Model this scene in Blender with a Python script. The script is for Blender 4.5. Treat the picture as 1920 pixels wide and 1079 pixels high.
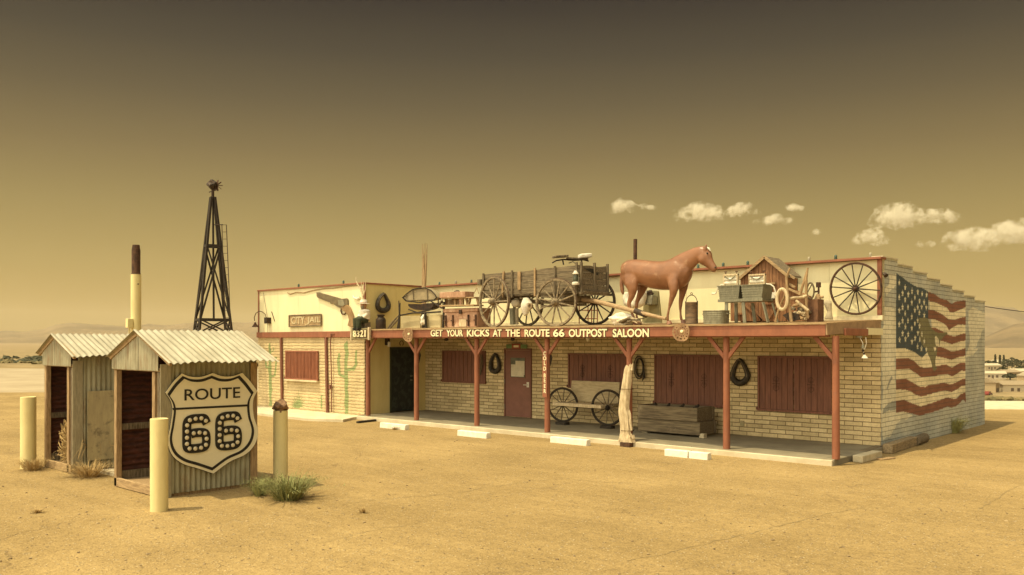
import bpy, bmesh, math, random
import numpy as np
from mathutils import Vector, Matrix, noise
from mathutils.geometry import tessellate_polygon
R = math.radians
random.seed(7)
S = bpy.context.scene
COL = S.collection
for o in list(bpy.data.objects): bpy.data.objects.remove(o)

# ------------------------------------------------------------------ camera
F = 1634.0; HOR = 640.0; EYE = 2.25
CA, SA = math.cos(R(42.65)), math.sin(R(42.65))
cam = bpy.data.cameras.new('camera'); camo = bpy.data.objects.new('camera', cam); COL.objects.link(camo)
camo.location = (0, 0, EYE); camo.rotation_euler = (R(90), 0, R(42.65))
cam.sensor_width = 36; cam.lens = F/1920*36; cam.shift_y = (HOR-539.5)/1920
cam.clip_start = .1; cam.clip_end = 40000
S.camera = camo
# ------------------------------------------------------------------ light
SUNV = Vector((.15, .33, -1)).normalized()
sun = bpy.data.lights.new('sun', 'SUN'); suno = bpy.data.objects.new('sun', sun); COL.objects.link(suno)
sun.energy = 4.1; sun.angle = R(.55); sun.color = (1, .83, .47)
suno.rotation_euler = SUNV.to_track_quat('-Z', 'Y').to_euler(); suno.location = (-10, 0, 30)
W = bpy.data.worlds.new('World'); S.world = W; W.use_nodes = True
nt = W.node_tree; nt.nodes.clear()
def N(nt, t, **kw):
    n = nt.nodes.new(t)
    for k, v in kw.items():
        if k == 'inp':
            for a, b in v.items(): n.inputs[a].default_value = b
        else: setattr(n, k, v)
    return n
def ramp(nt, stops, fac=None, interp='LINEAR'):
    r = nt.nodes.new('ShaderNodeValToRGB'); cr = r.color_ramp; cr.interpolation = interp
    while len(cr.elements) > 1: cr.elements.remove(cr.elements[0])
    cr.elements[0].position = stops[0][0]; cr.elements[0].color = (*stops[0][1], 1)
    for p, c in stops[1:]:
        e = cr.elements.new(p); e.color = (*c, 1)
    if fac is not None: nt.links.new(fac, r.inputs[0])
    return r
def srgb(r, g, b):
    f = lambda c: (c/255/12.92) if c <= 10 else ((c/255+.055)/1.055)**2.4
    return (f(r), f(g), f(b))
tc = N(nt, 'ShaderNodeTexCoord'); nm = N(nt, 'ShaderNodeVectorMath', operation='NORMALIZE')
nt.links.new(tc.outputs['Generated'], nm.inputs[0])
sp = N(nt, 'ShaderNodeSeparateXYZ'); nt.links.new(nm.outputs[0], sp.inputs[0])
mx = N(nt, 'ShaderNodeMath', operation='MAXIMUM', inp={1: 0.0}); nt.links.new(sp.outputs[2], mx.inputs[0])
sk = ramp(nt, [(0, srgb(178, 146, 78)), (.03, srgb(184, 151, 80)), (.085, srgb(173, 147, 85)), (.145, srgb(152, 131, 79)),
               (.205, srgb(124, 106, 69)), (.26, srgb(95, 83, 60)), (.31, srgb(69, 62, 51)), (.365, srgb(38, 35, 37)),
               (.42, srgb(45, 42, 40)), (.6, srgb(130, 124, 112)), (1, srgb(165, 160, 145))], mx.outputs[0])  # sky above the view is brightened as added fill
# added fill: bright sky lobe behind the camera, lighting facade and porch
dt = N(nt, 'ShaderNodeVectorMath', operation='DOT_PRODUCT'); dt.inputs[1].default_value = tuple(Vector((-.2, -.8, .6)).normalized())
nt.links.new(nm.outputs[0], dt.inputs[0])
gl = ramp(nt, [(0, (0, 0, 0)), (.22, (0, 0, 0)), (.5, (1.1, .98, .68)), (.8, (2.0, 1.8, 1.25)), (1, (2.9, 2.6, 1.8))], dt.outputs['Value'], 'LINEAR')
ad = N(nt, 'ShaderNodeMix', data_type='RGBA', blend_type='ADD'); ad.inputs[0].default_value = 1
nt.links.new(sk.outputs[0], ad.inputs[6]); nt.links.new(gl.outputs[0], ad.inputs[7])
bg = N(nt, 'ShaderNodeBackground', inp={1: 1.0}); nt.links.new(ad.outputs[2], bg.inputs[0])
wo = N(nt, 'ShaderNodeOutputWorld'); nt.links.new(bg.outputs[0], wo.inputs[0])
S.view_settings.view_transform = 'Standard'; S.view_settings.look = 'None'
S.view_settings.exposure = 0.05; S.view_settings.gamma = 1
S.render.engine = 'CYCLES'
S.cycles.max_bounces = 6; S.cycles.diffuse_bounces = 4; S.cycles.transparent_max_bounces = 12; S.cycles.volume_bounces = 2; S.cycles.volume_step_rate = 2; S.cycles.volume_max_steps = 128

# ------------------------------------------------------------------ measuring: photo point -> point on a real plane
def ray(px, py):
    a = (px-960)/F
    return Vector((a*CA-SA, a*SA+CA, (HOR-py)/F))
def P(px, py, Y=None, X=None, z=None, D=None):
    r = ray(px, py)
    if Y is not None: t = Y/r.y
    elif X is not None: t = X/r.x
    elif z is not None: t = (z-EYE)/r.z
    else: t = D
    return Vector((r.x*t, r.y*t, EYE+r.z*t))
CR = dict(a=(2.84, 20, 580), b=(2.84, 200, 600), c=(3.373, 220, 320), d=(3.479, 470, 500), e=(4.904, 660, 440), f=(5.137, 870, 450),
          g=(4.903, 1110, 430), h=(4.8, 1280, 460), i=(4.497, 660, 600), j=(4.69, 940, 620), k=(3.72, 1200, 590), l=(2.631, 1560, 470),
          m=(5.677, 1640, 470), n=(5.136, 1640, 650), o=(5.995, 480, 620), p=(4.15, 1840, 540))
def px(c, x, y): s, ox, oy = CR[c]; return (ox+x/s, oy+y/s)
def Q(c, x, y, **kw): return P(*px(c, x, y), **kw)

# ------------------------------------------------------------------ materials
def newmat(name):
    m = bpy.data.materials.new(name); m.use_nodes = True; t = m.node_tree
    b = t.nodes['Principled BSDF']; return m, t, b
def mathn(t, op, a, b=None, clamp=False):
    n = t.nodes.new('ShaderNodeMath'); n.operation = op; n.use_clamp = clamp
    for i, v in enumerate((a, b)):
        if v is None: continue
        if isinstance(v, (int, float)): n.inputs[i].default_value = v
        else: t.links.new(v, n.inputs[i])
    return n.outputs[0]
def mixc(t, f, a, b, mode='MIX'):
    n = t.nodes.new('ShaderNodeMix'); n.data_type = 'RGBA'; n.blend_type = mode
    for i, v in ((0, f), (6, a), (7, b)):
        if isinstance(v, (int, float)): n.inputs[i].default_value = v
        elif isinstance(v, tuple): n.inputs[i].default_value = (*v[:3], 1)
        else: t.links.new(v, n.inputs[i])
    return n.outputs[2]
def coords(t, kind='Object', scale=(1, 1, 1), rot=(0, 0, 0)):
    c = t.nodes.new('ShaderNodeTexCoord'); m = t.nodes.new('ShaderNodeMapping')
    m.inputs['Scale'].default_value = scale; m.inputs['Rotation'].default_value = rot
    t.links.new(c.outputs[kind], m.inputs[0]); return m.outputs[0]
def noisen(t, vec, scale, detail=5, rough=.6, dist=0):
    n = t.nodes.new('ShaderNodeTexNoise'); n.inputs['Scale'].default_value = scale; n.inputs['Detail'].default_value = detail
    n.inputs['Roughness'].default_value = rough; n.inputs['Distortion'].default_value = dist
    t.links.new(vec, n.inputs['Vector']); return n.outputs[0]
def sharpen(t, v, lo, hi):
    n = t.nodes.new('ShaderNodeMapRange'); n.inputs[1].default_value = lo; n.inputs[2].default_value = hi
    n.interpolation_type = 'SMOOTHSTEP'
    t.links.new(v, n.inputs[0]); return n.outputs[0]
def bumpn(t, b, h, dist, strength=1):
    n = t.nodes.new('ShaderNodeBump'); n.inputs['Distance'].default_value = dist; n.inputs['Strength'].default_value = strength
    t.links.new(h, n.inputs['Height']); t.links.new(n.outputs[0], b.inputs['Normal'])
MATS = {}
def M(name, c1, c2=None, scale=6, stretch=(1, 1, 1), rough=.8, bump=.003, metal=0, spot=None, sst=(1, 1, 1), lo=.35, hi=.65, spec=.3):
    """two-tone weathered material; spot=(colour, scale, lo, hi) lays worn patches over it"""
    if name in MATS: return MATS[name]
    m, t, b = newmat(name); c2 = c2 or tuple(x*.75 for x in c1)
    v = coords(t, 'Object', stretch)
    n1 = noisen(t, v, scale, 8, .65)
    col = mixc(t, sharpen(t, n1, lo, hi), c1, c2)
    v2 = coords(t, 'Object')
    n2 = noisen(t, v2, 1.1, 4, .6)
    col = mixc(t, .35, col, mixc(t, n2, (.45, .45, .45), (1.0, 1.0, 1.0)), 'MULTIPLY')
    if spot:
        n3 = noisen(t, coords(t, 'Object', sst) if sst != (1, 1, 1) else v2, spot[1], 7, .7, .3)
        col = mixc(t, sharpen(t, n3, spot[2], spot[3]), col, spot[0])
    t.links.new(col, b.inputs['Base Color'])
    b.inputs['Roughness'].default_value = rough; b.inputs['Metallic'].default_value = metal
    b.inputs['Specular IOR Level'].default_value = spec
    if bump: bumpn(t, b, n1, bump, .8)
    MATS[name] = m; return m
wood_grey = M('weathered_wood', (.23, .18, .115), (.08, .06, .04), 5, (9, 9, 1), .9, .006, spot=((.27, .22, .15), 3, .55, .8))
wood_greyx = M('weathered_wood_x', (.24, .19, .12), (.10, .075, .05), 3, (.7, 8, 14), .9, .008, spot=((.3, .24, .16), 3, .55, .8))
wood_tan = M('tan_wood', (.45, .31, .17), (.26, .17, .09), 5, (9, 9, 1.2), .85, .004)
wood_tanx = M('tan_wood_x', (.47, .33, .18), (.27, .18, .095), 5, (1.2, 9, 9), .85, .004)
wood_pale = M('bleached_wood', (.68, .56, .38), (.44, .34, .21), 5, (8, 8, 1.2), .85, .006)
wood_pink = M('rosy_wood', (.5, .3, .2), (.34, .19, .12), 5, (8, 8, 1.2), .85, .004, spot=((.6, .42, .3), 4, .5, .7))
wood_barn = M('barn_board', (.33, .17, .085), (.17, .08, .04), 4, (10, 10, .9), .85, .004)
wheel_wood = M('grey_wheel_wood', (.33, .26, .17), (.13, .1, .065), 7, (2, 2, 2), .9, .004)
wood_dark = M('dark_wood', (.05, .038, .028), (.022, .017, .013), 5, (8, 8, 2), .85, .004)
iron = M('dark_iron', (.035, .028, .024), (.075, .045, .028), 9, rough=.6, bump=.002, metal=.3)
iron_rust = M('rusty_iron', (.12, .06, .035), (.05, .028, .02), 12, rough=.85, bump=.003)
leather = M('black_leather', (.022, .018, .014), (.06, .046, .03), 14, rough=.55, bump=.004)
red_paint = M('red_oxide_paint', (.32, .122, .068), (.255, .096, .055), 3, (2, 2, 1), .6, .002, spot=((.24, .11, .075), 6, .56, .75))
red_shutter = M('red_shutter_paint', (.24, .10, .065), (.16, .068, .046), 4, (6, 6, .6), .6, .002, spot=((.2, .09, .06), 9, .68, .8))
red_door = M('brown_red_paint', (.25, .105, .075), (.2, .085, .06), 2, rough=.5, bump=.001)
cream = M('cream_panel_paint', (.82, .76, .5), (.78, .71, .46), 1.4, (3, 3, .5), .75, .0015, spot=((.62, .52, .33), 2.2, .66, .85))
yellow = M('mustard_panel_paint', (.72, .60, .28), (.66, .54, .24), 1.4, (3, 3, .5), .75, .0015)
boll = M('pale_yellow_paint', (.82, .72, .38), (.76, .65, .33), 3, (2, 2, .7), .55, .001, spot=((.58, .47, .26), 5, .64, .82))
white = M('white_paint', (.85, .82, .74), (.72, .68, .58), 6, rough=.8, bump=.002, spot=((.5, .42, .3), 8, .66, .76))
galv = M('galvanised_steel', (.27, .255, .185), (.19, .18, .13), 8, (3, 3, 1), .5, .002, .35, spot=((.42, .4, .3), 5, .6, .75))
galv_roof = M('galvanised_roofing', (.45, .42, .33), (.32, .295, .22), 2.2, (1, 5, 1), .55, .001, .0, spot=((.38, .27, .15), 2.2, .55, .8), sst=(.6, 2.5, .6))
galv_wall = M('stained_corrugated_steel', (.40, .38, .27), (.28, .26, .175), 1.6, (2.2, 2.2, 1.0), .7, .002, .1, spot=((.21, .13, .065), 2.2, .52, .72), sst=(2.2, 2.2, .5))
galv_gable = M('gable_corrugated_steel', (.42, .39, .28), (.27, .24, .16), 2, (2.5, 2.5, .8), .7, .002, .1, spot=((.22, .12, .06), 3, .5, .7), sst=(3, 3, .4))
rust_sheet = M('rusted_corrugated_sheet', (.11, .038, .026), (.05, .02, .015), 6, (1, 1, 3), .9, .003, spot=((.2, .1, .06), 6, .62, .74))
sign_face = M('sign_face_paint', (.86, .80, .60), (.80, .74, .54), 1.5, rough=.6, bump=0)
black_paint = M('black_paint', (.02, .018, .016), (.03, .026, .022), 8, rough=.6, bump=0)
bulb_mat = M('frosted_bulb', (.75, .68, .5), (.7, .62, .45), 8, rough=.3, bump=0)
conc = M('bare_concrete', (.52, .45, .32), (.40, .34, .24), 5, rough=.9, bump=.004, spot=((.25, .2, .14), 3, .62, .8))
conc_pale = M('pale_sidewalk_concrete', (.66, .58, .43), (.55, .47, .33), 3, rough=.9, bump=.003)
rockm = M('brown_rock', (.34, .21, .13), (.2, .12, .075), 14, rough=.9, bump=.02)
plaster = M('white_plaster', (.8, .76, .66), (.66, .6, .48), 10, rough=.7, bump=.003)
horse_m = M('sorrel_fibreglass_paint', (.27, .12, .058), (.21, .092, .045), 2.5, rough=.36, bump=.0012, spot=((.40, .24, .14), 3.5, .55, .75), spec=.4)
olive = M('olive_canvas', (.33, .3, .16), (.25, .22, .12), 5, rough=.9)
skin_m = M('painted_skin', (.5, .3, .19), (.45, .26, .16), 9, rough=.6, bump=0)
dark_void = M('dark_screen_door', (.018, .021, .018), (.04, .045, .036), 2.3, (1, 3, 2.5), .5, .001, lo=.5, hi=.56)
paper = M('pinned_paper', (.75, .7, .55), (.6, .55, .42), 5, rough=.8, bump=0)
glass_d = M('dark_window_glass', (.05, .06, .045), (.12, .13, .09), 3, rough=.15, bump=0)
glass_blue = M('blue_green_glass', (.10, .16, .13), (.07, .11, .09), 8, rough=.15, bump=0)
glass_clr = M('milky_glass', (.4, .37, .26), (.3, .27, .2), 8, rough=.2, bump=0)
letter = M('cream_letter_paint', (.88, .82, .56), (.8, .72, .45), 8, rough=.6, bump=0)
weedg = M('green_weed', (.30, .30, .12), (.2, .21, .08), 20, rough=.8, bump=0)
weedd = M('dry_straw', (.52, .37, .17), (.34, .23, .1), 20, rough=.9, bump=0)
shrubm = M('desert_scrub', (.22, .17, .075), (.11, .095, .045), 3, rough=.9, bump=0)
treem = M('distant_foliage', (.06, .06, .028), (.035, .04, .02), 3, rough=.9, bump=0)
green_p = M('faded_green_paint', (.2, .3, .12), (.14, .22, .09), 8, rough=.8, bump=0)

def brick_mat(name, c1, c2, mortar, axis='x', bumpd=.006, attr=None, msize=.007, stain=True):
    m, t, b = newmat(name)
    c = t.nodes.new('ShaderNodeNewGeometry'); s = t.nodes.new('ShaderNodeSeparateXYZ'); t.links.new(c.outputs['Position'], s.inputs[0])
    k = t.nodes.new('ShaderNodeCombineXYZ'); t.links.new(s.outputs[0 if axis == 'x' else 1], k.inputs[0]); t.links.new(s.outputs[2], k.inputs[1])
    # a little waviness in the courses
    wv = noisen(t, c.outputs['Position'], 4.0, 3)
    off = mathn(t, 'MULTIPLY', mathn(t, 'SUBTRACT', wv, .5), .016)
    kk = t.nodes.new('ShaderNodeCombineXYZ'); t.links.new(s.outputs[0 if axis == 'x' else 1], kk.inputs[0])
    t.links.new(mathn(t, 'ADD', s.outputs[2], off), kk.inputs[1])
    br = t.nodes.new('ShaderNodeTexBrick'); t.links.new(kk.outputs[0], br.inputs['Vector'])
    br.inputs['Scale'].default_value = 1; br.inputs['Brick Width'].default_value = .39; br.inputs['Row Height'].default_value = .1
    br.inputs['Mortar Size'].default_value = msize; br.inputs['Mortar Smooth'].default_value = .35; br.inputs['Bias'].default_value = 0
    br.inputs['Color1'].default_value = (*c1, 1); br.inputs['Color2'].default_value = (*c2, 1); br.inputs['Mortar'].default_value = (*mortar, 1)
    n1 = noisen(t, c.outputs['Position'], 22, 6, .7)
    n2 = noisen(t, c.outputs['Position'], 1.3, 5, .65)
    if attr:
        a = t.nodes.new('ShaderNodeVertexColor'); a.layer_name = attr
        col = mixc(t, .32, a.outputs[0], br.outputs[0], 'OVERLAY')
        col = mixc(t, mathn(t, 'MULTIPLY', br.outputs['Fac'], .72), col, mortar)
    else: col = br.outputs[0]
    col = mixc(t, .6, col, mixc(t, sharpen(t, n1, .25, .75), (.68, .68, .68), (1.1, 1.1, 1.1)), 'MULTIPLY')
    if stain: col = mixc(t, .6, col, mixc(t, sharpen(t, n2, .3, .7), (.66, .64, .6), (1.06, 1.06, 1.06)), 'MULTIPLY')
    t.links.new(col, b.inputs['Base Color']); b.inputs['Roughness'].default_value = .92; b.inputs['Specular IOR Level'].default_value = .15
    h = mathn(t, 'ADD', mathn(t, 'MULTIPLY', br.outputs['Fac'], -1.0), mathn(t, 'MULTIPLY', n1, .45))
    bumpn(t, b, h, bumpd)
    return m
brick_front = brick_mat('slump_block_front', (.78, .64, .39), (.54, .43, .25), (.25, .18, .10), bumpd=.010, msize=.009)
brick_wing = brick_mat('slump_block_wing', (.66, .55, .36), (.60, .50, .32), (.36, .27, .17), attr='paint', bumpd=.004, msize=.0045)
brick_side = brick_mat('painted_block_side', (.50, .50, .50), (.43, .43, .43), (.14, .13, .11), axis='y', attr='paint', bumpd=.006, msize=.0065)

# ------------------------------------------------------------------ mesh helpers
ICO = {}
class MB:
    def __init__(s): s.b = bmesh.new(); s.mi = 0
    def face(s, vs):
        try:
            f = s.b.faces.new(vs); f.material_index = s.mi; return f
        except ValueError: return None
    def box(s, c, size, rot=None, taper=None):
        c = Vector(c); hx, hy, hz = [d/2 for d in size]
        vs = []
        for z in (-hz, hz):
            k = taper if (taper and z > 0) else 1
            for x, y in ((-hx, -hy), (hx, -hy), (hx, hy), (-hx, hy)):
                v = Vector((x*k, y*k, z))
                if rot is not None: v = rot @ v
                vs.append(s.b.verts.new(c+v))
        for q in ((0, 3, 2, 1), (4, 5, 6, 7), (0, 1, 5, 4), (1, 2, 6, 5), (2, 3, 7, 6), (3, 0, 4, 7)): s.face([vs[i] for i in q])
        return s
    def mm(s, x0, x1, y0, y1, z0, z1): return s.box(((x0+x1)/2, (y0+y1)/2, (z0+z1)/2), (abs(x1-x0), abs(y1-y0), abs(z1-z0)))
    def beam(s, p, q, w, h, up=Vector((0, 0, 1))):
        p, q = Vector(p), Vector(q); d = (q-p); L = d.length; d = d/L
        if abs(d.dot(up)) > .98: up = Vector((0, 1, 0))
        x = d.cross(up).normalized(); z = x.cross(d)
        m = Matrix((x, d, z)).transposed()
        return s.box((p+q)/2, (w, L, h), m)
    def ring(s, c, n, bx, by, seg):
        return [s.b.verts.new(c+bx*math.cos(2*math.pi*i/seg)+by*math.sin(2*math.pi*i/seg)) for i in range(seg)]
    def tube(s, pts, rad, seg=8, closed=False, caps=True):
        pts = [Vector(p) for p in pts]; n = len(pts)
        if isinstance(rad, (int, float)): rad = [rad]*n
        rings = []; up = None
        for i, p in enumerate(pts):
            if closed: t = pts[(i+1) % n]-pts[i-1]
            else: t = pts[min(i+1, n-1)]-pts[max(i-1, 0)]
            t.normalize()
            if up is None:
                a = Vector((0, 0, 1)) if abs(t.z) < .9 else Vector((1, 0, 0))
                up = (a-t*a.dot(t)).normalized()
            else: up = (up-t*up.dot(t)).normalized()
            sd = t.cross(up)
            rings.append(s.ring(p, t, up*rad[i], sd*rad[i], seg))
        m = n if closed else n-1
        for i in range(m):
            a, b = rings[i], rings[(i+1) % n]
            for j in range(seg): s.face([a[j], a[(j+1) % seg], b[(j+1) % seg], b[j]])
        if not closed and caps: s.face(rings[0][::-1]); s.face(rings[-1])
        return s
    def loft(s, st, seg=14, side=Vector((0, 1, 0))):
        """st: (centre, half size in plane, half width across)"""
        rings = []; n = len(st)
        for i, (p, a, w) in enumerate(st):
            t = (Vector(st[min(i+1, n-1)][0])-Vector(st[max(i-1, 0)][0])).normalized()
            nn = side.cross(t).normalized()
            rings.append(s.ring(Vector(p), t, nn*a, side*w, seg))
        for i in range(n-1):
            for j in range(seg): s.face([rings[i][j], rings[i][(j+1) % seg], rings[i+1][(j+1) % seg], rings[i+1][j]])
        s.face(rings[0][::-1]); s.face(rings[-1]); return s
    def lathe(s, c, prof, seg=20, axis='z'):
        c = Vector(c); ax = {'z': (Vector((1, 0, 0)), Vector((0, 1, 0)), Vector((0, 0, 1))), 'y': (Vector((1, 0, 0)), Vector((0, 0, 1)), Vector((0, -1, 0))),
                             'x': (Vector((0, 1, 0)), Vector((0, 0, 1)), Vector((1, 0, 0)))}[axis]
        rings = [s.ring(c+ax[2]*h, None, ax[0]*max(r, 1e-4), ax[1]*max(r, 1e-4), seg) for r, h in prof]
        for a, b in zip(rings, rings[1:]):
            for j in range(seg): s.face([a[j], a[(j+1) % seg], b[(j+1) % seg], b[j]])
        s.face(rings[0][::-1]); s.face(rings[-1]); return s
    def prism(s, pts, d):
        """flat outline (3D points) given thickness d (vector)"""
        pts = [Vector(p) for p in pts]; d = Vector(d)
        a = [s.b.verts.new(p) for p in pts]; b = [s.b.verts.new(p+d) for p in pts]; n = len(pts)
        for i in range(n): s.face([a[i], b[i], b[(i+1) % n], a[(i+1) % n]])
        if n <= 4: s.face(a); s.face(b[::-1])
        else:
            for tri in tessellate_polygon([pts]): s.face([a[i] for i in tri]); s.face([b[i] for i in reversed(tri)])
        return s
    def blob(s, c, r, amp=.25, sub=2, sc=(1, 1, 1), seed=0):
        if sub not in ICO:
            tb = bmesh.new(); bmesh.ops.create_icosphere(tb, subdivisions=sub, radius=1); tb.verts.index_update()
            ICO[sub] = ([v.co.copy() for v in tb.verts], [[v.index for v in f.verts] for f in tb.faces]); tb.free()
        c = Vector(c); sd = Vector((seed*3.1, seed, 0)); vs = []
        for co in ICO[sub][0]:
            k = r*(1+amp*noise.noise(co*1.7+sd)*2)
            vs.append(s.b.verts.new((co.x*sc[0]*k+c.x, co.y*sc[1]*k+c.y, co.z*sc[2]*k+c.z)))
        for f in ICO[sub][1]:
            ff = s.b.faces.new([vs[i] for i in f]); ff.material_index = s.mi
        return s
    def text(s, body, size, loc, rot, extrude=.01, off=0., align='CENTER', sx=1, spacing=1):
        cu = bpy.data.curves.new('t', 'FONT'); cu.body = body; cu.size = size; cu.extrude = extrude; cu.offset = off
        cu.align_x = align; cu.align_y = 'CENTER'; cu.space_character = spacing; cu.resolution_u = 4
        o = bpy.data.objects.new('t', cu); COL.objects.link(o); bpy.context.view_layer.update()
        me = bpy.data.meshes.new_from_object(o.evaluated_get(bpy.context.evaluated_depsgraph_get()))
        me.transform(Matrix.Translation(loc) @ rot.to_4x4() @ Matrix.Diagonal((sx, 1, 1, 1)))
        n0 = len(s.b.faces); s.b.from_mesh(me); s.b.faces.ensure_lookup_table()
        for f in s.b.faces[n0:]: f.material_index = s.mi
        bpy.data.objects.remove(o); bpy.data.curves.remove(cu); bpy.data.meshes.remove(me); return s
    def build(s, name, mat, parent=None, bevel=0, local=False, smooth=True, mods=None, ang=38):
        bmesh.ops.recalc_face_normals(s.b, faces=s.b.faces)
        me = bpy.data.meshes.new(name); s.b.to_mesh(me); s.b.free()
        for m in (mat if isinstance(mat, (list, tuple)) else [mat]): me.materials.append(m)
        o = bpy.data.objects.new(name, me); COL.objects.link(o)
        if mods:
            for ty, kw in mods:
                md = o.modifiers.new(ty.lower(), ty)
                for k, v in kw.items(): setattr(md, k, v)
            bpy.context.view_layer.update()
            me2 = bpy.data.meshes.new_from_object(o.evaluated_get(bpy.context.evaluated_depsgraph_get()))
            o.modifiers.clear(); o.data = me2; bpy.data.meshes.remove(me); me = me2
            if not me.materials: me.materials.append(mat if not isinstance(mat, (list, tuple)) else mat[0])
        if smooth:
            me.shade_smooth(); me.set_sharp_from_angle(angle=R(ang))
        if bevel:
            b = o.modifiers.new('bevel', 'BEVEL'); b.width = bevel; b.segments = 2; b.limit_method = 'ANGLE'; b.angle_limit = R(50)
        if parent is not None:
            o.parent = parent
            if not local:
                w = Matrix.Identity(4); q = parent
                chain = []
                while q is not None: chain.append(q); q = q.parent
                for q in reversed(chain): w = w @ q.matrix_parent_inverse @ q.matrix_basis
                o.matrix_parent_inverse = w.inverted()
        return o
def tag(o, label=None, cat=None, group=None, kind=None):
    if label: o['label'] = label
    if cat: o['category'] = cat
    if group: o['group'] = group
    if kind: o['kind'] = kind
    return o
def thing(name, label, cat, loc=(0, 0, 0), group=None, rz=0):
    o = bpy.data.objects.new(name, None); COL.objects.link(o); o.location = loc; o.rotation_euler = (0, 0, rz); o.empty_display_size = .2
    return tag(o, label, cat, group)
def dup(root, loc=None, rot=None, label=None, group=None, parent=None):
    r = root.copy(); COL.objects.link(r)
    if loc is not None: r.location = loc
    if rot is not None: r.rotation_euler = rot
    if parent is not None: r.parent = parent
    if label: r['label'] = label
    if group: r['group'] = group
    for ch in list(root.children):
        c = ch.copy(); COL.objects.link(c); c.parent = r
        for g in list(ch.children):
            d = g.copy(); COL.objects.link(d); d.parent = c
    return r
def circ(c, r, n, ax='y', a0=0, a1=2*math.pi, sx=1):
    out = []
    for i in range(n):
        a = a0+(a1-a0)*i/(n if abs(a1-a0) > 6.2 else n-1); x, y = math.cos(a)*r*sx, math.sin(a)*r
        out.append(Vector(c)+{'y': Vector((x, 0, y)), 'z': Vector((x, y, 0)), 'x': Vector((0, x, y))}[ax])
    return out
def rot_face_front(): return Matrix.Rotation(R(90), 3, 'X')           # text standing on a wall facing -Y

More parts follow.
